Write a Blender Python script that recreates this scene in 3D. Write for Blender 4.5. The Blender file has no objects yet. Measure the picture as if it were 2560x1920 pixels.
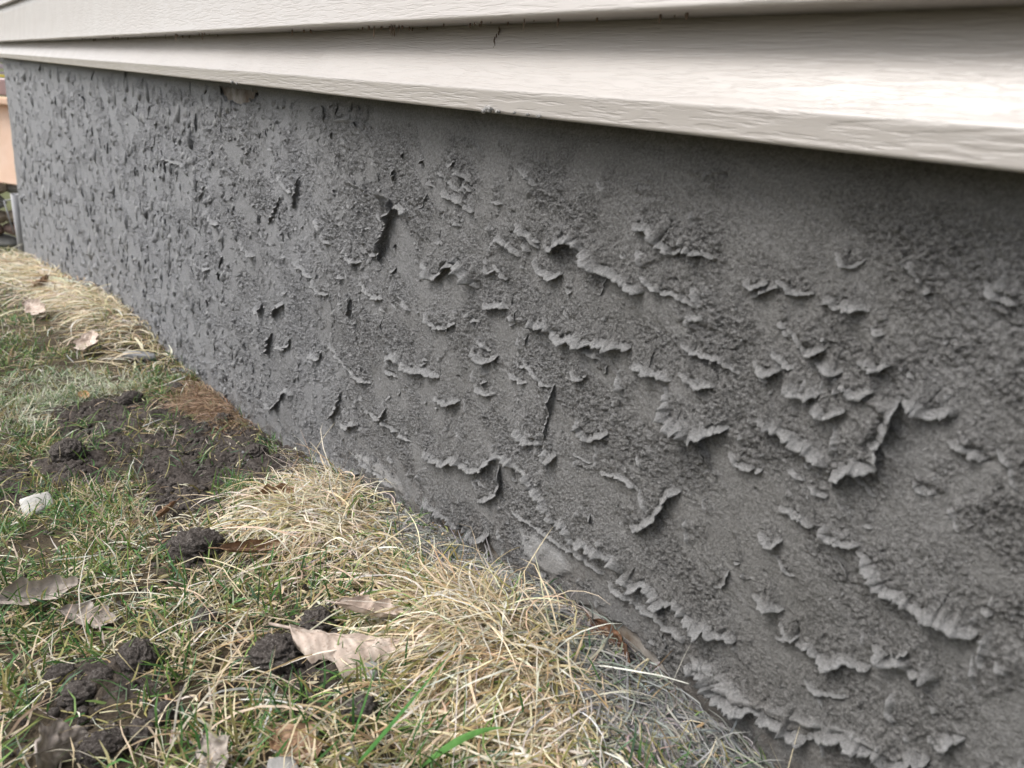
import bpy, math, random
import numpy as np
from mathutils import Matrix, Vector

S = bpy.context.scene
C = S.collection
rng = np.random.default_rng(7)
random.seed(7)

# ------------------------------------------------------------------ camera, light
ZW = 0.45                      # height of the siding's lower edge (world)
cam_d = bpy.data.cameras.new('camera')
cam = bpy.data.objects.new('camera', cam_d); C.objects.link(cam)
right = (0.58877282, -0.32517192, 0.74000662)
up = (0.80223062, 0.12311159, -0.58418282)
back = (0.09885646, 0.93760693, 0.33334762)
# rows are world axes expressed in the camera frame
cam.matrix_world = Matrix(((right[0], right[1], right[2], 0.0),
                           (up[0], up[1], up[2], -0.45),
                           (back[0], back[1], back[2], ZW), (0, 0, 0, 1)))
cam_d.sensor_width = 36.0
cam_d.lens = 1923.0 / 2560.0 * 36.0
cam_d.clip_start = 0.01
cam_d.clip_end = 2000.0
cam_d.dof.use_dof = True
cam_d.dof.focus_distance = 0.86
cam_d.dof.aperture_fstop = 9.0
S.camera = cam

W = bpy.data.worlds.new('World'); S.world = W; W.use_nodes = True
nt = W.node_tree
bg = nt.nodes['Background']
sky = nt.nodes.new('ShaderNodeTexSky'); sky.sky_type = 'NISHITA'; sky.sun_disc = False
SUN_EL, SUN_AZ = math.radians(52), math.radians(208)
sky.sun_elevation = SUN_EL; sky.sun_rotation = SUN_AZ
sky.air_density = 1.0; sky.dust_density = 4.0; sky.ozone_density = 1.0
hs = nt.nodes.new('ShaderNodeHueSaturation'); hs.inputs['Saturation'].default_value = 0.32
nt.links.new(sky.outputs[0], hs.inputs['Color']); nt.links.new(hs.outputs[0], bg.inputs[0])
bg.inputs[1].default_value = 0.11
sun_d = bpy.data.lights.new('sun', 'SUN'); sun_d.energy = 1.0; sun_d.angle = math.radians(34)
sun_d.color = (1.0, 0.975, 0.965)
sun = bpy.data.objects.new('sun', sun_d); C.objects.link(sun)
sd = Vector((math.sin(SUN_AZ) * math.cos(SUN_EL), math.cos(SUN_AZ) * math.cos(SUN_EL), math.sin(SUN_EL)))
sun.rotation_euler = sd.to_track_quat('Z', 'Y').to_euler()
S.view_settings.view_transform = 'Standard'; S.view_settings.look = 'None'
S.view_settings.gamma = 1.0; S.view_settings.use_curve_mapping = False
S.view_settings.exposure = EXPOSURE = 1.28

# ------------------------------------------------------------------ numpy noise
def _h(ix, iy, seed):
    n = (ix.astype(np.int64) * 374761393 + iy.astype(np.int64) * 668265263 + seed * 1442695041) & 0xffffffff
    n = ((n ^ (n >> 13)) * 1274126177) & 0xffffffff
    n = (n ^ (n >> 16)) & 0xffffffff
    return n
def gnoise(x, y, seed=0):
    """gradient noise, about -1..1"""
    x = np.asarray(x, dtype=np.float64); y = np.asarray(y, dtype=np.float64)
    x, y = np.broadcast_arrays(x, y)
    ix = np.floor(x).astype(np.int64); iy = np.floor(y).astype(np.int64)
    fx = x - ix; fy = y - iy
    u = fx * fx * fx * (fx * (fx * 6 - 15) + 10); v = fy * fy * fy * (fy * (fy * 6 - 15) + 10)
    def g(a, b, dx, dy):
        t = _h(a, b, seed) * (2 * math.pi / 4294967296.0)
        return np.cos(t) * dx + np.sin(t) * dy
    n00 = g(ix, iy, fx, fy); n10 = g(ix + 1, iy, fx - 1, fy)
    n01 = g(ix, iy + 1, fx, fy - 1); n11 = g(ix + 1, iy + 1, fx - 1, fy - 1)
    return 1.5 * ((n00 * (1 - u) + n10 * u) * (1 - v) + (n01 * (1 - u) + n11 * u) * v)
def fbm(x, y, seed=0, octs=4, gain=0.5, lac=2.03):
    s = 0; a = 1.0; t = 0
    for i in range(octs):
        s = s + a * gnoise(x, y, seed + i * 17); t += a
        a *= gain; x = x * lac + 13.7; y = y * lac + 5.1
    return s / t
def sstep(a, b, v):
    t = np.clip((v - a) / (b - a), 0, 1); return t * t * (3 - 2 * t)
def inpoly(x, y, poly):
    r = np.zeros(np.shape(x), bool); n = len(poly)
    for i in range(n):
        x1, y1 = poly[i]; x2, y2 = poly[(i + 1) % n]
        c = (y1 > y) != (y2 > y)
        with np.errstate(divide='ignore', invalid='ignore'):
            r ^= c & (x < (x2 - x1) * (y - y1) / (y2 - y1 + 1e-12) + x1)
    return r
def segdist(x, y, poly, closed=True):
    d = np.full(np.shape(x), 1e9); n = len(poly)
    for i in range(n if closed else n - 1):
        ax, ay = poly[i]; bx, by = poly[(i + 1) % n]
        ex, ey = bx - ax, by - ay; L2 = ex * ex + ey * ey + 1e-12
        t = np.clip(((x - ax) * ex + (y - ay) * ey) / L2, 0, 1)
        d = np.minimum(d, np.hypot(x - ax - t * ex, y - ay - t * ey))
    return d
def softpoly(x, y, poly, soft):
    d = segdist(x, y, poly); ins = inpoly(x, y, poly)
    return sstep(-soft, soft, np.where(ins, d, -d))

# ------------------------------------------------------------------ ground levels
PX = np.array([-30, -16, -12.3, -8.7, -5.4, -4.66, -3.78, -2.86, -2.5, -1.7, -.96, -.54, 0., 3]) * 0.45
PZ = ZW + np.array([-3.4, -2.9, -2.53, -2.02, -1.54, -1.5, -1.44, -1.35, -1.28, -1.10, -.975, -.965, -.96, -.95]) * 0.45
def G(x, y):
    return np.interp(x, PX, PZ) + 0.03 * np.clip(y, -3, 0)
STROKES = [
(9,[(-0.5406,0.3382),(-0.5272,0.3375),(-0.5148,0.3491),(-0.5077,0.3515),(-0.4877,0.3442),(-0.4769,0.3365),(-0.4675,0.3326),(-0.4535,0.3337),(-0.4389,0.3302),(-0.4274,0.326),(-0.4142,0.3255)]),
(6,[(-0.5554,0.3245),(-0.5433,0.314),(-0.5226,0.313),(-0.5125,0.3196)]),
(7,[(-0.4365,0.3747),(-0.4203,0.3756),(-0.4062,0.3674),(-0.3904,0.3616),(-0.3824,0.3668),(-0.3709,0.3664),(-0.3582,0.3654)]),
(7,[(-0.3218,0.3561),(-0.3178,0.3536),(-0.3121,0.3533),(-0.3043,0.3601)]),
(6,[(-0.2625,0.3547),(-0.2568,0.3589),(-0.2537,0.3525),(-0.2501,0.3578),(-0.2424,0.3583),(-0.2303,0.3586)]),
(5,[(-0.367,0.321),(-0.3578,0.3197),(-0.3487,0.3188)]),
(9,[(-0.5556,0.262),(-0.5409,0.2637),(-0.521,0.2669),(-0.5132,0.2626),(-0.5027,0.2588),(-0.4881,0.2676),(-0.4752,0.2651),(-0.4498,0.2727),(-0.4172,0.2783)]),
(8,[(-0.4166,0.2626),(-0.4041,0.2667),(-0.3932,0.2641),(-0.3887,0.2676),(-0.3707,0.2657)]),
(10,[(-0.3743,0.2591),(-0.3697,0.2483),(-0.3675,0.2383),(-0.3591,0.2348),(-0.3471,0.2345),(-0.3401,0.2286),(-0.3357,0.2354),(-0.3234,0.2439),(-0.3107,0.2499)]),
(7,[(-0.4692,0.1958),(-0.4645,0.1887),(-0.4538,0.1816),(-0.4444,0.1878),(-0.4335,0.1934),(-0.4269,0.1984)]),
(3,[(-0.469,0.1601),(-0.4573,0.1607),(-0.4434,0.1621)]),
(8,[(-0.5586,0.1498),(-0.5425,0.1463),(-0.5259,0.148),(-0.5143,0.1541),(-0.506,0.1492),(-0.5056,0.137),(-0.4886,0.1503)]),
(5,[(-0.5113,0.1579),(-0.5096,0.1789),(-0.5094,0.1945),(-0.5061,0.2154)]),
(8,[(-0.3871,0.1293),(-0.3819,0.1274),(-0.372,0.1383),(-0.3635,0.148),(-0.3579,0.1627),(-0.3541,0.1751),(-0.3436,0.1834)]),
(9,[(-0.5855,0.1111),(-0.557,0.1157),(-0.5451,0.1143),(-0.5308,0.1131),(-0.5204,0.1064),(-0.5087,0.1018),(-0.4985,0.098),(-0.495,0.0896),(-0.4833,0.0828),(-0.465,0.0884),(-0.4559,0.0834),(-0.4511,0.0769),(-0.4361,0.0843),(-0.426,0.0835),(-0.4205,0.0854),(-0.407,0.0871),(-0.3978,0.0924),(-0.3919,0.0864),(-0.3861,0.08)]),
(10,[(-0.3861,0.08),(-0.3769,0.0766),(-0.366,0.0783),(-0.3606,0.0864),(-0.3532,0.0886),(-0.3441,0.0828),(-0.3416,0.0777),(-0.3339,0.0856),(-0.3246,0.0892),(-0.3174,0.0896),(-0.3097,0.0836),(-0.3033,0.0866),(-0.2981,0.0855),(-0.2922,0.0895),(-0.2871,0.0866),(-0.2759,0.0919),(-0.2655,0.094)]),
(8,[(-0.7276,0.0499),(-0.7038,0.056),(-0.6778,0.0581),(-0.6599,0.0736),(-0.6454,0.0724),(-0.622,0.0745),(-0.6012,0.0868),(-0.5887,0.1032),(-0.5855,0.1111)]),
(7,[(-0.6097,0.0403),(-0.6021,0.047),(-0.5822,0.0621),(-0.5737,0.0786),(-0.5792,0.099)]),
(8,[(-1.2799,-0.0861),(-1.2556,-0.0887),(-1.2279,-0.0783),(-1.1936,-0.0419),(-1.179,-0.0244),(-1.1435,-0.0239)]),
(7,[(-1.0051,-0.0117),(-0.9844,0.0059),(-0.9701,0.0258),(-0.9631,0.0464)]),
(7,[(-0.9641,-0.0067),(-0.9399,-0.0009),(-0.9186,0.015),(-0.901,0.0183)]),
(6,[(-0.8881,0.0455),(-0.8678,0.0485),(-0.8466,0.0479),(-0.8315,0.0572),(-0.8262,0.0722)]),
(5,[(-0.8407,0.0456),(-0.8141,0.0493),(-0.7862,0.051),(-0.7593,0.0505)]),
(7,[(-0.9039,-0.0279),(-0.8748,-0.0294),(-0.8341,-0.0269),(-0.7942,-0.0285)]),
(6,[(-1.0583,-0.0981),(-0.9972,-0.0837),(-0.9478,-0.071),(-0.8955,-0.0549)]),
(8,[(-0.7206,-0.0085),(-0.6979,-0.0127),(-0.6798,-0.0084),(-0.6567,-0.0062),(-0.6482,-0.0108),(-0.6222,-0.0018),(-0.6054,-0.0046),(-0.593,0.0036),(-0.5831,0.015)]),
(14,[(-0.8651,0.2552),(-0.8614,0.2736),(-0.8536,0.2938),(-0.8429,0.3122),(-0.8361,0.3262),(-0.8421,0.3361),(-0.8671,0.3364)]),
(8,[(-0.8361,0.3262),(-0.8178,0.3327),(-0.8017,0.3269),(-0.7968,0.3175)]),
(5,[(-0.9086,0.2628),(-0.8855,0.2602),(-0.8679,0.2617)]),
(11,[(-0.7577,0.2777),(-0.733,0.266),(-0.7191,0.2718),(-0.7079,0.2832),(-0.6945,0.2874),(-0.6798,0.2966),(-0.6719,0.2909),(-0.66,0.2837),(-0.6483,0.2813),(-0.6426,0.2729)]),
(8,[(-0.6306,0.2623),(-0.6181,0.2608),(-0.6082,0.2655),(-0.599,0.269),(-0.5866,0.2678)]),
(5,[(-0.6507,0.2358),(-0.6422,0.2408),(-0.632,0.2423)]),
(6,[(-0.6967,0.2125),(-0.6903,0.2208),(-0.6787,0.2268)]),
(6,[(-0.633,0.2194),(-0.6219,0.22),(-0.6048,0.2179)]),
(8,[(-0.8358,0.1387),(-0.8059,0.1497),(-0.7909,0.144),(-0.7697,0.1432),(-0.7535,0.147),(-0.7402,0.1544),(-0.7218,0.155),(-0.704,0.1565)]),
(6,[(-1.0106,0.1053),(-0.9852,0.0991),(-0.9496,0.0893),(-0.9236,0.086),(-0.8986,0.0857),(-0.8713,0.0904)]),
(5,[(-0.8373,0.1192),(-0.8158,0.1221),(-0.8,0.1226)]),
(8,[(-0.9516,0.1612),(-0.9471,0.1709),(-0.9445,0.1884)]),
(9,[(-1.3226,0.0806),(-1.2982,0.0746),(-1.2876,0.0939)]),
(9,[(-1.2375,0.083),(-1.2262,0.0957),(-1.2095,0.1117),(-1.1846,0.1201)]),
(9,[(-1.2718,0.0061),(-1.2595,0.0311),(-1.2436,0.0544)]),
(7,[(-1.2211,0.0361),(-1.1899,0.0414),(-1.1686,0.0541),(-1.1583,0.0708)]),
(8,[(-1.0777,0.0685),(-1.0471,0.0685),(-1.0343,0.0839)]),
(6,[(-1.1315,0.2013),(-1.0997,0.1902),(-1.0722,0.1878)]),
(6,[(-1.0634,0.2759),(-1.0416,0.2648),(-1.0286,0.2541),(-1.0093,0.2498)]),
(13,[(-0.2253,0.2431),(-0.2236,0.2499),(-0.2182,0.2603),(-0.2135,0.2633),(-0.2082,0.2665),(-0.2019,0.2685),(-0.2021,0.2724),(-0.2077,0.2763),(-0.2049,0.2852),(-0.204,0.2925),(-0.2007,0.297),(-0.1977,0.3041),(-0.1985,0.3125)]),
(8,[(-0.1985,0.3125),(-0.1899,0.3121),(-0.1847,0.3103),(-0.1774,0.3111),(-0.1692,0.3162),(-0.1657,0.3134)]),
(8,[(-0.2888,0.2663),(-0.2802,0.2627),(-0.2704,0.2642),(-0.2628,0.2632),(-0.2559,0.2607),(-0.2484,0.2624),(-0.2413,0.2593),(-0.2334,0.2553),(-0.2306,0.2534)]),
(4,[(-0.2602,0.2382),(-0.2549,0.2397),(-0.2498,0.237),(-0.2436,0.2371)]),
(6,[(-0.2578,0.2107),(-0.2523,0.2109),(-0.2481,0.2131),(-0.2435,0.2126),(-0.2387,0.2123),(-0.2352,0.2117),(-0.2303,0.2106)]),
(6,[(-0.227,0.2105),(-0.2209,0.2077),(-0.2151,0.2081),(-0.2127,0.2121)]),
(8,[(-0.1995,0.2081),(-0.1945,0.2069),(-0.1888,0.2042),(-0.1819,0.2013),(-0.1775,0.1957),(-0.1723,0.194),(-0.1685,0.1963),(-0.1623,0.195),(-0.1578,0.1947),(-0.1511,0.1964),(-0.1471,0.1964),(-0.1413,0.1954),(-0.1348,0.1963),(-0.1282,0.196),(-0.1206,0.1987)]),
(8,[(-0.2215,0.1234),(-0.2159,0.1242),(-0.2114,0.1274),(-0.2062,0.1254),(-0.2011,0.126),(-0.1973,0.1241),(-0.1918,0.1301),(-0.1857,0.1325),(-0.1795,0.1341),(-0.1716,0.138)]),
(9,[(-0.1735,0.1529),(-0.1686,0.1529),(-0.1649,0.15),(-0.1604,0.1508),(-0.1559,0.1565),(-0.1526,0.1574),(-0.1485,0.1507),(-0.1406,0.1565),(-0.1344,0.1568),(-0.1324,0.1523)]),
(11,[(-0.3007,0.0483),(-0.2932,0.0435),(-0.2826,0.049),(-0.2788,0.043),(-0.2757,0.0387),(-0.2648,0.0378),(-0.2582,0.0423),(-0.2499,0.0442),(-0.2396,0.0502),(-0.2343,0.0533),(-0.2276,0.0524),(-0.2218,0.0527),(-0.2138,0.0564),(-0.2086,0.0553),(-0.1957,0.06)]),
(10,[(-0.1957,0.06),(-0.1934,0.0658),(-0.1878,0.0716),(-0.1807,0.0748),(-0.1707,0.0832),(-0.1631,0.0846),(-0.1569,0.0869),(-0.1507,0.0876),(-0.1468,0.0871),(-0.1432,0.0856),(-0.1381,0.0892),(-0.13,0.1002),(-0.124,0.1045)]),
(5,[(-0.4034,0.0618),(-0.3763,0.0601),(-0.3557,0.0638),(-0.3367,0.0621),(-0.3166,0.0654),(-0.3098,0.0622)]),
(4,[(-0.5477,0.0602),(-0.522,0.0627),(-0.485,0.0623),(-0.4554,0.0658),(-0.423,0.0683),(-0.4086,0.0666)]),
(7,[(-0.167,0.2993),(-0.1575,0.2977),(-0.1487,0.2972),(-0.147,0.2936)]),
(7,[(-0.1267,0.1194),(-0.1237,0.1164),(-0.119,0.117),(-0.1174,0.1254),(-0.1099,0.1326)]),
(6,[(-0.2573,0.3182),(-0.2491,0.3171),(-0.2421,0.3151),(-0.2365,0.3182)]),
(5,[(-0.29,0.3135),(-0.2794,0.3098),(-0.2701,0.3099)]),
(4,[(-0.4211,0.3366),(-0.4024,0.3313),(-0.3774,0.331),(-0.3604,0.3261)]),
(4,[(-0.3692,0.2955),(-0.345,0.2934),(-0.327,0.296),(-0.3113,0.2905)]),
(4,[(-0.5983,0.3998),(-0.5729,0.3956),(-0.5622,0.3862),(-0.5751,0.3736)]),
(4,[(-0.5552,0.2233),(-0.5214,0.2101),(-0.5069,0.2131)]),
(5,[(-0.4876,0.2334),(-0.4733,0.2306),(-0.4652,0.239)]),
(4,[(-1.2269,-0.1801),(-1.3102,-0.1918),(-1.3781,-0.2036)]),
(6,[(-1.3112,0.4036),(-1.3413,0.3765),(-1.3579,0.3624)]),
(7,[(-1.9263,0.2707),(-1.8232,0.273),(-1.7532,0.2749),(-1.7381,0.2538)]),
(5,[(-0.8793,0.3293),(-0.9248,0.3378),(-0.9728,0.3391)]),
(5,[(-0.9242,0.4063),(-0.9536,0.4161),(-1.0021,0.4128)]),
(4,[(-0.7414,0.3793),(-0.716,0.374),(-0.691,0.3649)]),
(5,[(-1.2594,0.2351),(-1.2227,0.2667),(-1.2051,0.288)]),
(4,[(-0.432,0.1581),(-0.4035,0.1673),(-0.3832,0.1618)]),
(4,[(-0.2093,0.0988),(-0.1941,0.1002),(-0.1785,0.109)]),
(5,[(-0.174,0.3899),(-0.1641,0.3836),(-0.1537,0.3819)]),
(4,[(-0.2989,0.3613),(-0.2823,0.3571),(-0.268,0.3593)]),
(7,[(-0.3037,0.302),(-0.2897,0.2992),(-0.2781,0.3045)]),
(7,[(-0.2738,0.3241),(-0.2613,0.3224),(-0.2512,0.3282)]),
(8,[(-0.2375,0.3085),(-0.2234,0.3068),(-0.2144,0.3127)]),
(7,[(-0.2758,0.2953),(-0.2599,0.2938),(-0.247,0.3011)]),
(6,[(-0.2289,0.3273),(-0.218,0.3256),(-0.2074,0.3329)]),
(7,[(-0.2527,0.2893),(-0.2377,0.288),(-0.2285,0.2956)]),
(7,[(-0.645,0.2082),(-0.6178,0.2034),(-0.5944,0.2151)]),
(6,[(-0.7481,0.2206),(-0.7243,0.2104),(-0.6947,0.2164)]),
(6,[(-0.5897,0.349),(-0.5635,0.3424),(-0.5498,0.3338)]),
(6,[(-0.7305,0.3595),(-0.6899,0.3569),(-0.6586,0.3494)]),
(5,[(-0.7098,0.3871),(-0.6705,0.3797)]),
(6,[(-0.6202,0.332),(-0.5929,0.3293),(-0.5784,0.3206)]),
(5,[(-0.6193,0.3042),(-0.5936,0.2938)]),
(6,[(-0.7139,0.1284),(-0.683,0.1298),(-0.6596,0.1432)]),
(5,[(-0.5785,0.2031),(-0.545,0.2019)]),
(6,[(-0.3076,0.2311),(-0.2957,0.2267),(-0.2823,0.2295)]),
(6,[(-0.2679,0.1853),(-0.2567,0.1816),(-0.2487,0.1892)]),
(6,[(-0.2631,0.1377),(-0.2488,0.1364),(-0.2364,0.1409)]),
(6,[(-0.2371,0.1304),(-0.2284,0.1226),(-0.2222,0.1236)]),
(5,[(-0.4958,0.2612),(-0.468,0.2585),(-0.452,0.2562)]),
(6,[(-0.3644,0.2744),(-0.3474,0.2704),(-0.3293,0.2751)]),
(6,[(-0.6412,0.1823),(-0.6233,0.1657),(-0.6017,0.1711)]),
(7,[(-1.147,0.2784),(-1.1362,0.3037),(-1.1273,0.3281)]),
(7,[(-1.205,0.3186),(-1.1798,0.3037),(-1.1472,0.3022)]),
(7,[(-1.4034,0.1819),(-1.3651,0.1677),(-1.3194,0.1698)]),
(7,[(-1.5433,0.0762),(-1.5279,0.1037),(-1.5104,0.131)]),
(8,[(-1.5957,0.2094),(-1.5713,0.1899),(-1.5201,0.1908)]),
(7,[(-1.7258,0.0872),(-1.6675,0.0753),(-1.5955,0.0875)]),
(7,[(-1.075,0.1835),(-1.0451,0.1725),(-1.014,0.177)]),
(6,[(-0.916,0.22),(-0.88,0.2071),(-0.8471,0.2127)]),
(6,[(-0.8066,0.2252),(-0.7759,0.2157)]),
(7,[(-0.9675,0.2524),(-0.9418,0.2413),(-0.9119,0.2448)])]
CLODS = [(-1.302,-0.313),(-0.788,-0.253),(-0.546,-0.211),(-0.521,-0.257),(-0.42,-0.231),(-0.589,-0.353),(-0.616,-0.408),(-0.58,-0.382),(-0.568,-0.399),(-0.506,-0.352),(-0.494,-0.371),(-0.489,-0.396),(-0.624,-0.288),(-0.869,-0.168),(-1.147,-0.063),(-1.647,-0.065),(-1.623,-0.157),(-1.394,-0.04)]
SOIL = [[(-1.658,-0.306),(-1.693,-0.129),(-1.47,-0.074),(-1.192,0.024),(-1.044,-0.02),(-1.002,-0.108),(-1.074,-0.237),(-1.294,-0.247),(-1.441,-0.31)],[(-1.374,-0.365),(-1.332,-0.247),(-1.158,-0.265),(-1.189,-0.359)],[(-0.865,-0.267),(-0.808,-0.208),(-0.724,-0.224),(-0.757,-0.282)],[(-0.559,-0.261),(-0.568,-0.196),(-0.509,-0.196),(-0.442,-0.236),(-0.48,-0.266),(-0.518,-0.275)],[(-0.626,-0.4),(-0.611,-0.337),(-0.549,-0.344),(-0.538,-0.396),(-0.554,-0.425)],[(-1.115,-0.248),(-1.026,-0.16),(-0.9,-0.167),(-0.967,-0.26)],[(-1.376,-0.404),(-1.351,-0.367),(-1.112,-0.383),(-1.145,-0.419)]]
STRAW = [[(-0.882,-0.196),(-1.121,-0.004),(-0.991,0.034),(-0.766,0.018),(-0.631,-0.072),(-0.592,-0.156),(-0.68,-0.219),(-0.817,-0.237)],[(-0.543,-0.095),(-0.503,0.019),(-0.421,0.007),(-0.314,-0.018),(-0.231,-0.027),(-0.319,-0.164),(-0.418,-0.183),(-0.511,-0.163)],[(-4.987,-0.157),(-3.94,0.003),(-2.353,-0.004),(-1.883,-0.028),(-1.787,-0.157),(-2.233,-0.218),(-3.027,-0.287)]]
MORTAR = [[(-0.72,-0.022),(-0.654,0.016),(-0.421,0.007),(-0.297,0.009),(-0.208,0.009),(-0.246,-0.05),(-0.332,-0.047),(-0.422,-0.047),(-0.562,-0.073),(-0.672,-0.067)]]
PALE = [[(-1.907,-0.365),(-1.935,-0.199),(-1.713,-0.097),(-1.611,-0.288),(-1.498,-0.395)]]
BROWN = [[(-1.713,-0.029),(-1.581,0.052),(-1.317,0.01),(-1.309,-0.069),(-1.509,-0.082)]]
BARE = [[(-0.697, -0.0194), (-0.6792, -0.013), (-0.6561, -0.0107), (-0.6461, -0.0129), (-0.6216, -0.0056), (-0.6049, -0.0075), (-0.594, -0.0005), (-0.5667, -0.0019), (-0.5292, -0.0075), (-0.4996, -0.0186), (-0.5512, -0.0512), (-0.6503, -0.0465)], [(-0.4375, 0.0184), (-0.4179, 0.0264), (-0.4079, 0.0232), (-0.3942, 0.0248), (-0.379, 0.0323), (-0.3614, 0.032), (-0.3528, 0.0307), (-0.3398, 0.0278), (-0.3264, 0.0218), (-0.3142, 0.0161), (-0.3008, 0.0157), (-0.2778, 0.0076), (-0.2669, -0.0035), (-0.3389, -0.0424), (-0.4248, -0.0165)], [(-1.5213, 0.4387), (-1.3099, 0.4385), (-1.3103, 0.4275), (-1.39, 0.4135), (-1.4767, 0.417)]]
SMEARS = [[(-0.9066, -0.0265), (-0.8794, -0.0185), (-0.8262, -0.0125), (-0.7812, -0.0171), (-0.7715, -0.0281), (-0.8233, -0.0429), (-0.8898, -0.0454)], [(-0.5314, 0.0465), (-0.5089, 0.0526), (-0.4678, 0.0526), (-0.4511, 0.0436), (-0.472, 0.0257), (-0.5194, 0.0248)], [(-1.0663, -0.0995), (-0.9903, -0.0759), (-0.8956, -0.0531), (-0.9013, -0.0634), (-1.0043, -0.093)], [(-0.3017, 0.053), (-0.2819, 0.0596), (-0.2543, 0.0574), (-0.2355, 0.0553), (-0.2516, 0.0463), (-0.2776, 0.0415), (-0.2947, 0.0444)], [(-0.2359, 0.0569), (-0.2052, 0.0706), (-0.1648, 0.0902), (-0.1384, 0.0932), (-0.1513, 0.0917), (-0.1897, 0.0721)]]
CLOD_LABELS = [(0.03, 'broad dark soil clod behind the white stone chip'), (0.03, 'large rounded clod right of the green grass, below the straw tuft'), (0.018, 'smooth dark clod just above the big curled leaf'), (0.024, 'crumbly clod directly left of the big curled leaf'), (0.015, 'round clod just below the big curled leaf'), (0.019, 'domed clod left of centre near the bottom edge'), (0.013, 'small clod at the left end of the line of clods'), (0.012, 'small clod touching the domed one on its left'), (0.014, 'grey dusted clod below the line of clods'), (0.012, 'small clod standing right of the bottom left leaf pair'), (0.012, 'lumpy clod above the grey leaf at the bottom edge'), (0.017, 'dark clod beside the upright grey leaf, lower left'), (0.014, 'clod left of the tall green blades, mid foreground'), (0.012, 'low clod under the edge of the straw tuft'), (0.02, 'clod against the wall foot above the straw tuft'), (0.022, 'wide clod in the bare soil below the withered tuft'), (0.024, 'wide clod in the middle of the bare soil patch'), (0.02, 'clod half buried at the right end of the bare soil')]
LEAVES = [(-0.488, -0.207, 0.024, 0.105, 0.056, 2, -1.3, 0.4, 0.95, 'p', 'big curled pale leaf in the centre foreground', 3, (-0.35, 0.05), 0.05), (-0.512, -0.18, 0.02, 0.06, 0.022, 3, 1.3, 0.6, 0.9, 'p', 'rolled pale leaf edge behind the big curled leaf', 5, (-0.3, 0.1), 0.15), (-0.77, -0.41, 0.014, 0.085, 0.03, 3, 1.2, 0.5, 1.2, 'g', 'long rolled grey brown leaf at the left edge', 7, (0.4, -0.15), 0.3), (-0.7, -0.375, 0.01, 0.05, 0.024, 3, 0.6, 0.2, 1.0, 'g', 'small grey leaf lying in the grass left of the clods', 8, (0.1, 0.2), 0.2), (-0.5, -0.422, 0.016, 0.05, 0.034, 3, -0.6, 0.3, 2.3, 'g', 'upright grey leaf at the bottom left edge', 9, (0.9, 0.5), 0.2), (-0.432, -0.335, 0.012, 0.03, 0.026, 2, 0.4, 0.2, 0.2, 'g', 'pale leaf corner poking up at the bottom edge', 10, (0.7, 0.2), 0.2), (-0.415, -0.285, 0.006, 0.04, 0.03, 2, 0.3, 0.1, 0.5, 'b', 'purplish brown flat leaf under the bottom grass', 11, (0.15, 0.1), 0.1), (-0.86, -0.135, 0.014, 0.06, 0.028, 3, 1.0, 0.3, 0.9, 'b', 'brown leaf standing in the bleached straw tuft', 12, (0.7, -0.3), 0.3), (-0.73, -0.21, 0.014, 0.066, 0.02, 0, 1.5, 0.5, 1.25, 'b', 'curled brown leaf beside the large rounded clod', 13, (0.3, 0.0), 0.3), (-2.08, -0.165, 0.022, 0.115, 0.055, 3, 0.5, 0.2, -0.3, 'p', 'pale leaf lying flat on the far lawn', 14, (0.1, 0.1), 0.2), (-2.55, -0.225, 0.025, 0.11, 0.05, 3, 0.8, 0.3, 0.3, 'p', 'pale leaf at the far left edge of the lawn', 15, (0.4, 0.1), 0.3), (-3.3, -0.13, 0.03, 0.13, 0.06, 3, 0.9, 0.3, -0.5, 'b', 'brown leaf in the far band of straw', 16, (0.4, 0.1), 0.3), (-0.372, -0.014, 0.006, 0.06, 0.034, 0, 0.5, 0.2, -0.15, 'r', 'rust brown leaf pressed against the bare wall foot', 17, (1.1, 0.1), 0.15), (-0.192, -0.018, 0.003, 0.03, 0.026, 3, 0.4, 0.2, 1.3, 'o', 'orange leaf tip standing at the bottom edge by the wall', 18, (0.6, -0.9), 0.1), (-1.7, -0.232, 0.012, 0.03, 0.018, 0, 0.6, 0.2, 0.5, 'o', 'small orange brown leaf scrap behind the bare soil', 19, (0.5, 0.1), 0.2), (-0.955, -0.245, 0.01, 0.04, 0.012, 0, 1.2, 0.4, -0.9, 'b', 'small brown curl of leaf right of the white chip', 20, (0.2, 0.1), 0.2)]
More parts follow.
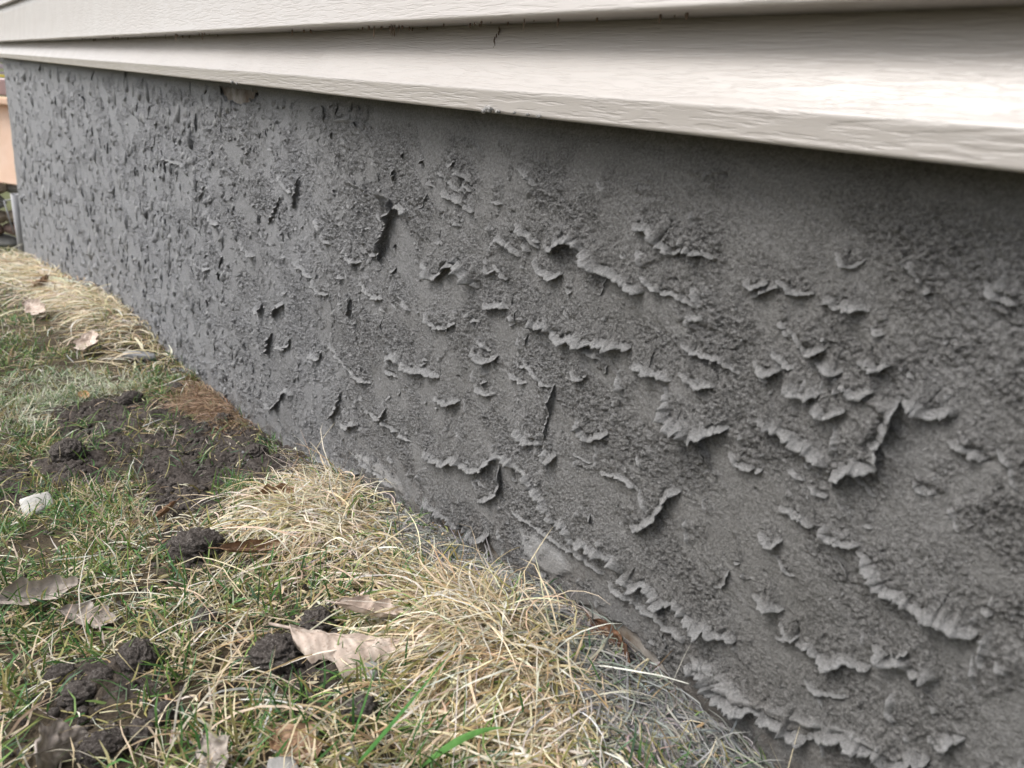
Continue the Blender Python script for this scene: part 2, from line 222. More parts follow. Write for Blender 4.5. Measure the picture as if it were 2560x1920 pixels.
SINGLES = [((-0.397, -0.251, 0.004), (-0.362, -0.251, 0.106), 0.0055, (0.07, 0.2, 0.05), 'tall upright green blade in front of the big curled leaf', 'grass_blade', 0.004), ((-0.38, -0.255, 0.004), (-0.309, -0.225, 0.149), 0.005, (0.07, 0.2, 0.05), 'longest green blade leaning right across the straw', 'grass_blade', -0.006), ((-0.354, -0.217, 0.006), (-0.292, -0.197, 0.084), 0.006, (0.1, 0.24, 0.06), 'broad green blade low at the bottom edge, leaning right', 'grass_blade', 0.008), ((-0.515, -0.002, -0.003), (-0.47, -0.012, 0.086), 0.0022, (0.66, 0.58, 0.4), 'pale stalk leaning against the mortar above the golden tuft', 'straw_stalk', 0.004), ((-0.31, -0.004, 0.014), (-0.296, -0.012, 0.075), 0.0018, (0.36, 0.35, 0.31), 'grey stalk rising against the lower right wall', 'straw_stalk', 0.004), ((-0.645, -0.149, -0.03), (-0.527, -0.119, 0.096), 0.0016, (0.66, 0.58, 0.4), 'long thin pale stalk crossing from the straw to the wall', 'straw_stalk', 0.002), ((-0.199, 0.02, 0.016), (-0.198, -0.012, 0.075), 0.0016, (0.66, 0.58, 0.4), 'short upright stalk before the wall at the bottom right', 'straw_stalk', 0.003), ((-0.191, 0.03, 0.016), (-0.217, -0.012, 0.045), 0.0014, (0.66, 0.58, 0.4), 'thin yellow stalk slanting left at the bottom right', 'straw_stalk', 0.0), ((-0.18, 0.028, 0.016), (-0.269, -0.012, 0.038), 0.0014, (0.4, 0.37, 0.3), 'long dull stalk slanting up left along the bottom right wall', 'straw_stalk', 0.0), ((-0.921, -0.112, -0.084), (-0.875, -0.112, 0.012), 0.002, (0.66, 0.58, 0.4), 'bent pale stalk rising left of the bleached tuft', 'straw_stalk', 0.006), ((-0.897, -0.328, -0.085), (-0.883, -0.328, -0.037), 0.003, (0.1, 0.24, 0.06), 'short green blade in the lawn above the large rounded clod', 'grass_blade', 0.003), ((-0.337, -0.141, 0.034), (-0.348, -0.141, 0.049), 0.005, (0.07, 0.2, 0.05), 'upright leaf of the small green sprout in the golden tuft', 'grass_blade', 0.002), ((-0.348, -0.115, 0.035), (-0.377, -0.115, 0.015), 0.005, (0.1, 0.24, 0.06), 'level leaf of the small green sprout in the golden tuft', 'grass_blade', 0.004), ((-0.351, -0.105, 0.035), (-0.372, -0.105, -0.012), 0.005, (0.07, 0.2, 0.05), 'drooping leaf of the small green sprout in the golden tuft', 'grass_blade', 0.004), ((-0.66, -0.299, -0.036), (-0.657, -0.299, 0.023), 0.0038, (0.07, 0.2, 0.05), 'green blade upright between two clods on the left', 'grass_blade', 0.003), ((-0.473, -0.293, -0.005), (-0.43, -0.293, 0.089), 0.0018, (0.66, 0.58, 0.4), 'pale stalk standing left of the round clod', 'straw_stalk', 0.006), ((-0.66, -0.4, -0.028), (-0.52, -0.22, 0.03), 0.0016, (0.58, 0.46, 0.27), 'very long pale stalk lying across the lower left grass', 'straw_stalk', 0.03)]
STONE_LABELS = [(-0.1, -0.335, 0.1, 0, 'tan stone topmost under the planter, left'), (0.06, -0.345, 0.09, 1, 'grey stone topmost under the planter, near the wall'), (-0.12, -0.43, 0.11, 1, 'grey stone second from the top of the stack, left'), (0.05, -0.52, 0.1, 0, 'tan stone in the middle of the stack, near the wall'), (-0.1, -0.53, 0.1, 0, 'tan stone in the middle of the stack, left'), (-0.14, -0.62, 0.11, 2, 'reddish stone low in the stack, left'), (0.03, -0.61, 0.09, 2, 'reddish stone low in the stack, near the wall'), (-0.08, -0.7, 0.12, 1, 'flat grey stone at the stack bottom'), (0.1, -0.71, 0.1, 0, 'tan stone at the stack bottom by the wall'), (-0.35, -0.6, 0.14, 1, 'big grey stone at the outer side of the stack'), (-0.38, -0.42, 0.13, 0, 'big tan stone at the outer side of the stack')]


def mask(polys, x, y, soft):
    m = np.zeros(np.shape(x))
    for p in polys:
        m = np.maximum(m, softpoly(x, y, p, soft))
    return m
# mounds of matted straw near the wall and heaps of crumbled soil
HUMPS = [(-0.80, -0.14, 0.12, 0.06, 0.016), (-0.45, -0.12, 0.10, 0.05, 0.018), (-0.60, -0.15, 0.10, 0.08, 0.012),
         (-1.25, -0.10, 0.16, 0.12, 0.006), (-2.6, -0.08, 0.6, 0.09, 0.03), (-1.28, -0.31, 0.08, 0.05, 0.018)]
def relief(x, y, fine=True):
    """ground height over the plane G, metres"""
    near = sstep(9, 5, np.abs(x)) * sstep(6, 3, np.abs(y))
    h = np.zeros(np.shape(x))
    for cx, cy, sx, sy, a in HUMPS:
        h = h + a * np.exp(-((x - cx) / sx) ** 2 - ((y - cy) / sy) ** 2)
    h = h + 0.010 * fbm(x * 6, y * 6, 3, 3)
    if fine:
        sm = np.clip(mask(SOIL, x, y, 0.02) + 0.15, 0, 1)
        r = np.abs(fbm(x * 75, y * 75, 11, 4, 0.6))
        h = h + sm * (0.020 * (0.30 - r) + 0.014 * fbm(x * 25, y * 25, 21, 3) + .0035 * gnoise(x * 210, y * 210, 23))
    return h * near
def GZ(x, y, fine=False):
    return G(x, y) + relief(x, y, fine)

# ------------------------------------------------------------------ helpers
def tag(o, label=None, cat=None, group=None, kind=None):
    if label: o['label'] = label
    if cat: o['category'] = cat
    if group: o['group'] = group
    if kind: o['kind'] = kind
    return o
def link(name, me, mat=None, parent=None, smooth=True):
    o = bpy.data.objects.new(name, me); C.objects.link(o)
    if mat and not me.materials: me.materials.append(mat)
    if smooth: me.polygons.foreach_set('use_smooth', np.ones(len(me.polygons), bool))
    if parent: o.parent = parent
    return o
def empty(name, loc):
    o = bpy.data.objects.new(name, None); C.objects.link(o); o.location = loc; return o
def mesh_np(name, V, F):
    """V (n,3) float, F (m,k) int"""
    V = np.ascontiguousarray(V, dtype=np.float32); F = np.ascontiguousarray(F, dtype=np.int32)
    me = bpy.data.meshes.new(name); k = F.shape[1]
    me.vertices.add(len(V)); me.vertices.foreach_set('co', V.ravel())
    me.loops.add(F.size); me.loops.foreach_set('vertex_index', F.ravel())
    me.polygons.add(len(F))
    me.polygons.foreach_set('loop_start', np.arange(0, F.size, k, dtype=np.int32))
    me.polygons.foreach_set('loop_total', np.full(len(F), k, dtype=np.int32))
    me.update(calc_edges=True)
    return me
def grid_faces(nu, nv):
    i = np.arange(nu - 1)[:, None] * nv + np.arange(nv - 1)[None, :]
    i = i.ravel()
    return np.stack([i, i + nv, i + nv + 1, i + 1], 1)
def colattr(me, col, name='Col'):
    a = me.color_attributes.new(name, 'FLOAT_COLOR', 'POINT')
    c = np.ones((len(me.vertices), 4), np.float32); c[:, :3] = col
    a.data.foreach_set('color', c.ravel())
def mat(name, base=(.5, .5, .5), rough=.7, spec=.5):
    m = bpy.data.materials.new(name); m.use_nodes = True
    b = m.node_tree.nodes['Principled BSDF']
    b.inputs['Base Color'].default_value = (*base, 1); b.inputs['Roughness'].default_value = rough
    b.inputs['Specular IOR Level'].default_value = spec
    return m, m.node_tree, b
def N(nt, t, **kw):
    n = nt.nodes.new(t)
    for k, v in kw.items():
        if k in n.inputs: n.inputs[k].default_value = v
        else: setattr(n, k, v)
    return n
def noise(nt, vec, scale, detail=4, rough=.6, dist=0.0):
    n = N(nt, 'ShaderNodeTexNoise'); n.inputs['Scale'].default_value = scale
    n.inputs['Detail'].default_value = detail; n.inputs['Roughness'].default_value = rough
    n.inputs['Distortion'].default_value = dist
    nt.links.new(vec, n.inputs['Vector']); return n
def ramp(nt, fac, stops):
    r = N(nt, 'ShaderNodeValToRGB'); cr = r.color_ramp
    while len(cr.elements) < len(stops): cr.elements.new(0.5)
    for e, (p, c) in zip(cr.elements, stops):
        e.position = p; e.color = (*c, 1) if len(c) == 3 else c
    nt.links.new(fac, r.inputs[0]); return r
def mixc(nt, fac, a, b):
    m = N(nt, 'ShaderNodeMix', data_type='RGBA')
    for s, v in ((0, fac), (6, a), (7, b)):
        if hasattr(v, 'is_output'): nt.links.new(v, m.inputs[s])
        elif isinstance(v, (int, float)): m.inputs[s].default_value = v
        else: m.inputs[s].default_value = (*v, 1)
    return m.outputs[2]
def bump(nt, b, h, strength, dist, prev=None):
    n = N(nt, 'ShaderNodeBump'); n.inputs['Strength'].default_value = strength; n.inputs['Distance'].default_value = dist
    nt.links.new(h, n.inputs['Height'])
    if prev: nt.links.new(prev.outputs[0], n.inputs['Normal'])
    nt.links.new(n.outputs[0], b.inputs['Normal']); return n
def geo_pos(nt):
    return N(nt, 'ShaderNodeNewGeometry').outputs['Position']
def mapping(nt, vec, scale=(1, 1, 1), rot=(0, 0, 0)):
    m = N(nt, 'ShaderNodeMapping'); m.inputs['Scale'].default_value = scale; m.inputs['Rotation'].default_value = rot
    nt.links.new(vec, m.inputs['Vector']); return m.outputs[0]

# ------------------------------------------------------------------ materials
# fresh cement parging: grey, darker and warmer at the near end, paler towards the far end
M_stucco, t_, b_ = mat('wet_mortar', (.2, .2, .2), .62, .45)
p = geo_pos(t_)
n1 = noise(t_, p, 5, 5, .6)
nb = noise(t_, p, 400, 4, .75); n2 = noise(t_, p, 620, 3, .75)
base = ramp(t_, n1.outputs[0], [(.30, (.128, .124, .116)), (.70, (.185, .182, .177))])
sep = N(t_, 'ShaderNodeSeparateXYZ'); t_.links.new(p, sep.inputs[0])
dry = N(t_, 'ShaderNodeMapRange'); t_.links.new(sep.outputs[0], dry.inputs[0])  # mix factor for the paler tone, rising with distance along the wall
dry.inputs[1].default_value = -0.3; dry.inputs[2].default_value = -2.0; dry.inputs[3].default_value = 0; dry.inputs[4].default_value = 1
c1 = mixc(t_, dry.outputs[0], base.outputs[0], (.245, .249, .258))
ra = N(t_, 'ShaderNodeAttribute', attribute_name='Rough')
sr = N(t_, 'ShaderNodeSeparateColor'); t_.links.new(ra.outputs['Color'], sr.inputs[0])
# sand grains in the paste, with the shading of pits painted in darker
sp = ramp(t_, nb.outputs[0], [(.40, (.50, .49, .475)), (.50, (1.0, 1.0, 1.0)), (.61, (1.6, 1.6, 1.62))])
ro = N(t_, 'ShaderNodeMath', operation='MULTIPLY_ADD'); t_.links.new(sr.outputs[0], ro.inputs[0]); ro.inputs[1].default_value = .75; ro.inputs[2].default_value = .38
ro.use_clamp = True
mm = N(t_, 'ShaderNodeMix', data_type='RGBA', blend_type='MULTIPLY'); t_.links.new(ro.outputs[0], mm.inputs[0])
t_.links.new(c1, mm.inputs[6]); t_.links.new(sp.outputs[0], mm.inputs[7])
n7 = noise(t_, p, 2.3, 3, .55); bl = ramp(t_, n7.outputs[0], [(.52, (0, 0, 0)), (.68, (1, 1, 1))])
blm = N(t_, 'ShaderNodeMath', operation='MULTIPLY'); t_.links.new(bl.outputs[0], blm.inputs[0]); blm.inputs[1].default_value = .28
c15 = mixc(t_, blm.outputs[0], mm.outputs[2], (.30, .305, .32))       # lime bloom
c2 = mixc(t_, sr.outputs[1], c15, (.38, .38, .378))      # light on the rims painted in paler; smears and nubs share the tone
spm = N(t_, 'ShaderNodeMath', operation='MULTIPLY'); t_.links.new(sr.outputs[2], spm.inputs[0]); spm.inputs[1].default_value = .55
c3 = mixc(t_, spm.outputs[0], c2, (.105, .085, .065))                # soil splashed up from the ground
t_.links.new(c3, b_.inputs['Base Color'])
rk = N(t_, 'ShaderNodeMath', operation='MULTIPLY'); t_.links.new(nb.outputs[0], rk.inputs[0]); t_.links.new(ro.outputs[0], rk.inputs[1])
bb = bump(t_, b_, rk.outputs[0], 1.0, .0060)
bump(t_, b_, n2.outputs[0], .8, .0018, bb)

# cream vinyl siding with pressed wood grain running along the board
def siding_mat(name, base, grain=1.0):
    m, t, b = mat(name, base, .34, .7)
    p = geo_pos(t)
    wv = noise(t, mapping(t, p, (7, 20, 20)), 1, 3, .5)                     # slow drift that makes the lines wander
    off = N(t, 'ShaderNodeVectorMath', operation='SCALE'); t.links.new(wv.outputs['Color'], off.inputs[0]); off.inputs['Scale'].default_value = .006
    ad = N(t, 'ShaderNodeVectorMath', operation='ADD'); t.links.new(p, ad.inputs[0]); t.links.new(off.outputs[0], ad.inputs[1])
    g = noise(t, mapping(t, ad.outputs[0], (30, 260, 360)), 1, 3, .55)
    g2 = noise(t, mapping(t, ad.outputs[0], (90, 400, 900)), 1, 2, .5)
    r = ramp(t, g.outputs[0], [(.40, (0, 0, 0)), (.52, (1, 1, 1))])
    bb = bump(t, b, r.outputs[0], .75 * grain, .00034)
    bump(t, b, g2.outputs[0], .5 * grain, .0002, bb)
    big = noise(t, p, 9, 3, .5)
    dirt = noise(t, mapping(t, p, (40, 40, 160)), 1, 5, .7)
    dr = ramp(t, dirt.outputs[0], [(.60, (0, 0, 0)), (.80, (1, 1, 1))])
    c = mixc(t, big.outputs[0], base, tuple(v * .93 for v in base))
    mu = N(t, 'ShaderNodeMath', operation='MULTIPLY'); t.links.new(dr.outputs[0], mu.inputs[0]); mu.inputs[1].default_value = .16
    c = mixc(t, mu.outputs[0], c, (.40, .33, .26))
    t.links.new(c, b.inputs['Base Color'])
    rr = ramp(t, big.outputs[0], [(.3, (.28,) * 3), (.7, (.42,) * 3)]); t.links.new(rr.outputs[0], b.inputs['Roughness'])
    return m
M_siding = siding_mat('cream_vinyl', (.395, .366, .338))

M_found, t_, b_ = mat('old_foundation', (.3, .28, .25), .85, .25)
p = geo_pos(t_); n1 = noise(t_, p, 22, 5, .65); n2 = noise(t_, p, 260, 4, .7)
r_ = ramp(t_, n1.outputs[0], [(.35, (.13, .095, .065)), (.5, (.24, .215, .185)), (.68, (.40, .38, .35))])
t_.links.new(r_.outputs[0], b_.inputs['Base Color']); bump(t_, b_, n2.outputs[0], .6, .0015)

M_ground, t_, b_ = mat('soil_and_thatch', (.05, .04, .03), .93, .2)
at = N(t_, 'ShaderNodeAttribute', attribute_name='Col')
p = geo_pos(t_); n2 = noise(t_, p, 300, 4, .7); n5 = noise(t_, p, 60, 3, .6)
sp = ramp(t_, n2.outputs[0], [(.35, (.55,) * 3), (.65, (1.5,) * 3)])
mm = N(t_, 'ShaderNodeMix', data_type='RGBA', blend_type='MULTIPLY'); mm.inputs[0].default_value = 1
t_.links.new(at.outputs['Color'], mm.inputs[6]); t_.links.new(sp.outputs[0], mm.inputs[7]); t_.links.new(mm.outputs[2], b_.inputs['Base Color'])
bb = bump(t_, b_, n2.outputs[0], .9, .0025)

M_clod, t_, b_ = mat('dark_soil', (.04, .03, .03), .95, .2)
p = geo_pos(t_); n2 = noise(t_, p, 420, 5, .75); n1 = noise(t_, p, 60, 3, .6)
r_ = ramp(t_, n2.outputs[0], [(.3, (.028, .023, .020)), (.52, (.085, .073, .065)), (.68, (.22, .20, .185))])
t_.links.new(r_.outputs[0], b_.inputs['Base Color']); bump(t_, b_, n2.outputs[0], 1, .003)

def blade_mat(name, rough, trans):
    m, t, b = mat(name, (.5, .5, .3), rough, .35)
    at = N(t, 'ShaderNodeAttribute', attribute_name='Col')
    p = geo_pos(t); n = noise(t, p, 180, 2, .5)
    sp = ramp(t, n.outputs[0], [(.3, (.78,) * 3), (.7, (1.12,) * 3)])
    mm = N(t, 'ShaderNodeMix', data_type='RGBA', blend_type='MULTIPLY'); mm.inputs[0].default_value = 1
    t.links.new(at.outputs['Color'], mm.inputs[6]); t.links.new(sp.outputs[0], mm.inputs[7])
    t.links.new(mm.outputs[2], b.inputs['Base Color'])
    tr = N(t, 'ShaderNodeBsdfTranslucent'); t.links.new(mm.outputs[2], tr.inputs[0])
    ms = N(t, 'ShaderNodeMixShader'); ms.inputs[0].default_value = trans
    out = t.nodes['Material Output']
    t.links.new(b.outputs[0], ms.inputs[1]); t.links.new(tr.outputs[0], ms.inputs[2]); t.links.new(ms.outputs[0], out.inputs[0])
    return m
M_blade = blade_mat('grass_blades', .5, .22)

def leaf_mat(name, a, c, spots):
    m, t, b = mat(name, a, .6, .35)
    p = N(t, 'ShaderNodeTexCoord').outputs['Object']
    n = noise(t, p, 60, 4, .65); n2 = noise(t, p, 260, 3, .7)
    r = ramp(t, n.outputs[0], [(.30, tuple(v * .62 for v in a)), (.45, a), (.65, c)])
    s = ramp(t, n2.outputs[0], [(.55, (0, 0, 0)), (.66, (.8, .8, .8))])
    sx = N(t, 'ShaderNodeSeparateXYZ'); t.links.new(p, sx.inputs[0])
    ay = N(t, 'ShaderNodeMath', operation='ABSOLUTE'); t.links.new(sx.outputs[1], ay.inputs[0])
    df = N(t, 'ShaderNodeMath', operation='SUBTRACT'); t.links.new(sx.outputs[0], df.inputs[0]); t.links.new(ay.outputs[0], df.inputs[1])
    pp = N(t, 'ShaderNodeMath', operation='PINGPONG'); t.links.new(df.outputs[0], pp.inputs[0]); pp.inputs[1].default_value = .0042
    vr = ramp(t, pp.outputs[0], [(0, (1, 1, 1)), (.0009, (0, 0, 0))])
    vm = N(t, 'ShaderNodeMath', operation='MULTIPLY'); t.links.new(vr.outputs[0], vm.inputs[0]); vm.inputs[1].default_value = .55
    rv = mixc(t, vm.outputs[0], r.outputs[0], tuple(v * .5 for v in a))
    cc = mixc(t, s.outputs[0], rv, spots)
    t.links.new(cc, b.inputs['Base Color']); bump(t, b, n2.outputs[0], .5, .0006)
    return m
M_leaf_pale = leaf_mat('pale_dead_leaf', (.50, .40, .33), (.66, .57, .49), (.30, .22, .17))
M_leaf_brown = leaf_mat('brown_dead_leaf', (.26, .155, .09), (.40, .27, .17), (.12, .075, .05))
M_leaf_grey = leaf_mat('grey_dead_leaf', (.36, .31, .27), (.50, .44, .38), (.22, .2, .19))
M_leaf_rust = leaf_mat('rust_dead_leaf', (.10, .05, .028), (.19, .095, .05), (.20, .19, .17))
M_leaf_orange = leaf_mat('orange_dead_leaf', (.50, .27, .12), (.60, .38, .2), (.4, .2, .1))

def rock_mat(name, a, c):
    m, t, b = mat(name, a, .85, .3)
    p = N(t, 'ShaderNodeTexCoord').outputs['Object']
    n = noise(t, p, 14, 5, .65); n2 = noise(t, p, 90, 4, .7)
    r = ramp(t, n.outputs[0], [(.35, a), (.65, c)]); t.links.new(r.outputs[0], b.inputs['Base Color']); bump(t, b, n2.outputs[0], .6, .003)
    return m

# ------------------------------------------------------------------ ground sheet
def spacing(lo, hi, f):
    xs = [lo]
    while xs[-1] < hi: xs.append(xs[-1] + f(xs[-1]))
    return np.array(xs)
def fx(x):
    if -1.9 < x < 0.05: return 0.0036
    d = min(abs(x + 1.9), abs(x - 0.05)); return 0.0036 + d * (.014 if -6.5 < x < -1.9 else .12)
def fy(y):
    if -0.52 < y < 0.02: return 0.0036
    d = min(abs(y + 0.52), abs(y - 0.02)); return 0.0036 + d * .16
gx = spacing(-260, 260, fx); gy = spacing(-260, 260, fy)
X, Y = np.meshgrid(gx, gy, indexing='ij')
Xf, Yf = X.ravel(), Y.ravel()
R_ = relief(Xf, Yf)
Zf = G(Xf, Yf) + R_
me = mesh_np('ground', np.stack([Xf, Yf, Zf], 1), grid_faces(len(gx), len(gy)))
wob = 0.03 * fbm(Xf * 14, Yf * 14, 41, 3)
sm = (mask(SOIL, Xf + wob, Yf + wob, .02) * (.35 + .65 * sstep(.52, .12, fbm(Xf * 13 + 5, Yf * 17, 8, 2))))[:, None]
mo = mask(MORTAR, Xf, Yf, .04)[:, None] * (0.45 + 0.5 * sstep(-.1, .35, fbm(Xf * 40, Yf * 40, 5, 3)))[:, None]
far = sstep(3, 12, np.hypot(Xf, Yf))[:, None]
nn = (0.5 + 0.5 * fbm(Xf * 20, Yf * 20, 77, 3))[:, None]
soilc = np.array([.050, .042, .037]) * (0.7 + 0.9 * nn)
thatch = np.array([.060, .047, .030]) * (0.6 + 0.8 * nn)
col = thatch * (1 - sm) + soilc * sm
col = col * (1 - mo) + np.array([.19, .19, .185]) * mo
col = col * (1 - far) + np.array([.10, .11, .045]) * far
colattr(me, col)
tag(link('ground', me, M_ground), 'dark soil and thatch under the lawn beside the wall', 'ground', kind='structure')

# ------------------------------------------------------------------ the house wall: foundation, mortar coat, siding
house = tag(empty('house_wall', (-2.0, 0.05, 0)), 'house side wall with cream siding above rough grey mortar foundation', 'house wall')
HL = Vector((-2.0, 0.05, 0))
def hpart(name, me, m, smooth=True):
    me.transform(Matrix.Translation(-HL)); return link(name, me, m, house, smooth)
XEND = -5.46

# --- mortar coat
xs = [1.6]
while xs[-1] > XEND:
    x = xs[-1]; a = abs(min(x, 0)) / .45
    s = .00095 + .00068 * a
    if x > 0.02: s = .003 + .03 * (x - .02)
    if x < -0.02 and x > -0.15: s = .0008
    xs.append(x - s)
xs = np.array(xs[::-1]); xs[0] = XEND
nr = 460
vv = np.linspace(0, 1, nr)
zb = np.interp(xs, PX, PZ) - .035
ztop = ZW + .012
XX = np.repeat(xs[:, None], nr, 1)
ZZ = zb[:, None] + (ztop - zb)[:, None] * vv[None, :]
# domain warp makes the edges ragged
wx = .0009 * gnoise(XX * 190, ZZ * 190, 301) + .0042 * gnoise(XX * 70, ZZ * 70, 302) + .0008 * gnoise(XX * 520, ZZ * 520, 305)
wz = .0009 * gnoise(XX * 190, ZZ * 190, 303) + .0042 * gnoise(XX * 70, ZZ * 70, 304) + .0008 * gnoise(XX * 520, ZZ * 520, 306)
LIP = np.zeros_like(XX); H = np.zeros_like(XX); DXs = np.zeros_like(XX); DZs = np.zeros_like(XX); ROUGH = np.zeros_like(XX)
RIDGES = []
def stroke(h, pts, back=.016, drop=.02, over=.8, rough=.8):
    """a lip of mortar left by the trowel: material lies on the left of the line's direction, a sheer drop on the right"""
    RIDGES.append((h, pts)); pts = np.array(pts, float)
    R = .045 if h > .004 else .02
    x0, x1 = pts[:, 0].min() - R, pts[:, 0].max() + R; z0, z1 = pts[:, 1].min() - R, pts[:, 1].max() + R
    i0, i1 = np.searchsorted(xs, [x0, x1])
    if i1 - i0 < 2: return
    lo = min((z0 - zb[i0]) / (ztop - zb[i0]), (z0 - zb[i1 - 1]) / (ztop - zb[i1 - 1])); hi = max((z1 - zb[i0]) / (ztop - zb[i0]), (z1 - zb[i1 - 1]) / (ztop - zb[i1 - 1]))
    j0, j1 = max(0, int(lo * nr)), min(nr, int(hi * nr) + 2)
    if j1 - j0 < 2: return
    sl = (slice(i0, i1), slice(j0, j1))
    x = XX[sl] + wx[sl]; z = ZZ[sl] + wz[sl]
    best = np.full(x.shape, 1e9); sg = np.ones(x.shape); tt = np.zeros(x.shape); nxx = np.zeros(x.shape); nzz = np.zeros(x.shape)
    seg = np.diff(pts, axis=0); sl_ = np.hypot(seg[:, 0], seg[:, 1]) + 1e-9; cum = np.concatenate([[0], np.cumsum(sl_)]); tot = cum[-1]
    for k in range(len(seg)):
        ax, az = pts[k]; ex, ez = seg[k]; L2 = sl_[k] ** 2
        t = np.clip(((x - ax) * ex + (z - az) * ez) / L2, 0, 1)
        qx = x - ax - t * ex; qz = z - az - t * ez
        d = np.hypot(qx, qz); cr = ex * qz - ez * qx
        m = d < best - 1e-7
        best = np.where(m, d, best); sg = np.where(m, np.sign(cr), sg); tt = np.where(m, (cum[k] + t * sl_[k]) / tot, tt)
        nxx = np.where(m, ez / sl_[k], nxx); nzz = np.where(m, -ex / sl_[k], nzz)   # points to the drop side
    prof = np.clip(np.minimum(tt, 1 - tt) * tot / min(.014, tot * .35), 0, 1) ** .7
    jag = 0.55 + 1.1 * np.abs(gnoise(tt * tot * 62, tt * 0 + h * 999, int(h * 1e5) % 97)) + .16 * gnoise(tt * tot * 420, tt * 0 + 3.3, 9)
    A = h * prof * np.clip(jag, .3, 1.35)
    mside = (sg > 0)
    up_ = A * .50 * np.exp(-best / back) * sstep(-.001, .004, best)
    dn_ = -.20 * A * np.exp(-best / drop)
    H[sl] += np.where(mside, up_, dn_)
    ROUGH[sl] = np.maximum(ROUGH[sl], np.where(mside, rough * prof * np.exp(-best / .03), 0))
    ROUGH[sl] = ROUGH[sl] - np.where(mside, 0, .5 * prof * np.exp(-best / .012))
for h, pts in STROKES:
    stroke(h * .00112, pts)
rr = random.Random(5)
def rand_stroke(cx, cz, L, h, a=None):
    far_ = min(1, max(0, (-cx - .9) / .8))
    if rr.random() > .55 * far_: a = rr.gauss(-.60, .50)
    else: a = rr.gauss(1.45 if rr.random() < .45 else -1.75, .30); L *= 1.5; h *= .8
    k = rr.uniform(-1.6, 1.6); n = max(4, int(L / .004)); pts = []
    x, z = 0.0, 0.0; ang = a - k / 2
    if rr.random() < .06: ang += math.pi
    for i in range(n):
        pts.append((x, z)); ang += k / n + rr.gauss(0, .36)
        x += math.cos(ang) * L / n; z += math.sin(ang) * L / n
    mx, mz = x / 2, z / 2
    stroke(h, [(cx + p[0] - mx, cz + p[1] - mz) for p in pts])
def wall_bottom(x): return float(np.interp(x, PX, PZ))
# far stretch: many short lips
clump = lambda x, z: float(fbm(np.array([x * 7.]), np.array([z * 9.]), 91, 2)[0])
for i in range(2700):
    x = -.45 * 2600 / (rr.uniform(-25, 1050) + 250)
    if x < XEND: continue
    z = rr.uniform(wall_bottom(x) - .01, ZW - .02)
    if clump(x, z) < rr.uniform(-.5, .15): continue
    L = (.005 + .017 * rr.random() ** 1.5 + (.02 if rr.random() < .06 else 0)) * min(2.2, .55 + abs(x) / 2.2)
    if x > -1.5: L *= .55
    rand_stroke(x, z, L, rr.uniform(.0020, .0060 + .0040 * min(1, max(0, (-x - 1) / 2))) * (0.75 if x > -1.3 else 1))
for i in range(330):
    x = rr.uniform(-1.2, .6); z = rr.uniform(wall_bottom(x), ZW - .03)
    rand_stroke(x, z, .004 + .012 * rr.random() ** 2, rr.uniform(.0010, .0034))
for i in range(270):
    x = rr.uniform(-1.0, .2); z = rr.uniform(wall_bottom(x), ZW - .05)
    rand_stroke(x, z, .008 + .024 * rr.random() ** 1.5, rr.uniform(.0026, .0060))
for i in range(26):
    x = rr.uniform(0.0, 1.5); z = rr.uniform(wall_bottom(x), ZW - .06)
    rand_stroke(x, z, rr.uniform(.03, .09), rr.uniform(.005, .009))
# torn, granular texture, stronger on the patches the trowel has dragged
patch = sstep(-.02, .20, fbm(XX * 9 + ZZ * 5, ZZ * 16, 500, 4))
MK = np.clip(.14 + .04 * sstep(-1.6, -.7, XX) + .12 * sstep(-.8, -2.0, XX) + .62 * patch + 1.0 * ROUGH, .06, 1.3)
zrel = ZW - ZZ
MK *= sstep(.012, .05, zrel) * .8 + .2
u_ = XX * .82 - ZZ * .57; v_ = XX * .57 + ZZ * .82      # along / across the trowel sweep
gr = fbm(u_ * 360, v_ * 460, 520, 2, .7)
gr2 = fbm(u_ * 135, v_ * 175, 530, 3, .65)
st = gnoise(u_ * 26, v_ * 240, 540)
SMR = mask(SMEARS, XX + .0015 * gnoise(XX * 90, ZZ * 90, 61), ZZ + .0015 * gnoise(XX * 90, ZZ * 90, 62), .004)
MK = MK * (1 - .85 * SMR) + .05 * SMR
H += .003 * SMR
H += .0034 * fbm(XX * 10, ZZ * 12, 550, 3)
H += (.0011 * np.maximum(gnoise(u_ * 9 + .3 * gnoise(XX * 14, ZZ * 14, 543), v_ * 170, 541), -.2) + .0007 * gnoise(u_ * 16, v_ * 420, 542)) * sstep(.05, .35, gnoise(XX * 8, ZZ * 9, 544))
H += MK * (1 - .55 * LIP) * (.0022 * gr + (.0027 + .0022 * sstep(-.9, -2.5, XX)) * np.maximum(gr2, -.35) + .0009 * st) + .00018 * gnoise(XX * 420, ZZ * 420, 560)
knob = np.maximum(fbm(XX * 120, ZZ * 150, 570, 2) - .42, 0) * MK
H += .011 * np.minimum(knob, .28)
pit = np.maximum(fbm(XX * 85, ZZ * 110, 580, 2) - .52, 0)
H -= .012 * np.minimum(pit, .25)
# the coat feathers back under the siding and ends ragged near the ground, leaving two bare strips
H -= .006 * sstep(.03, .0, zrel)
H = np.clip(H, -.0042, .022)
for poly in BARE:
    bm_ = softpoly(XX + wx, ZZ + wz, poly, .0012)
    H = H * (1 - bm_) - .013 * bm_; DXs *= (1 - bm_); DZs *= (1 - bm_)
# round the far corner of the house
cor = sstep(XEND + .03, XEND, XX)
VX = XX + DXs - .0 * cor + .010 * gnoise(XX * 0 + 5, ZZ * 14, 8) * cor; VY = -H + .012 * cor; VZ = ZZ + DZs
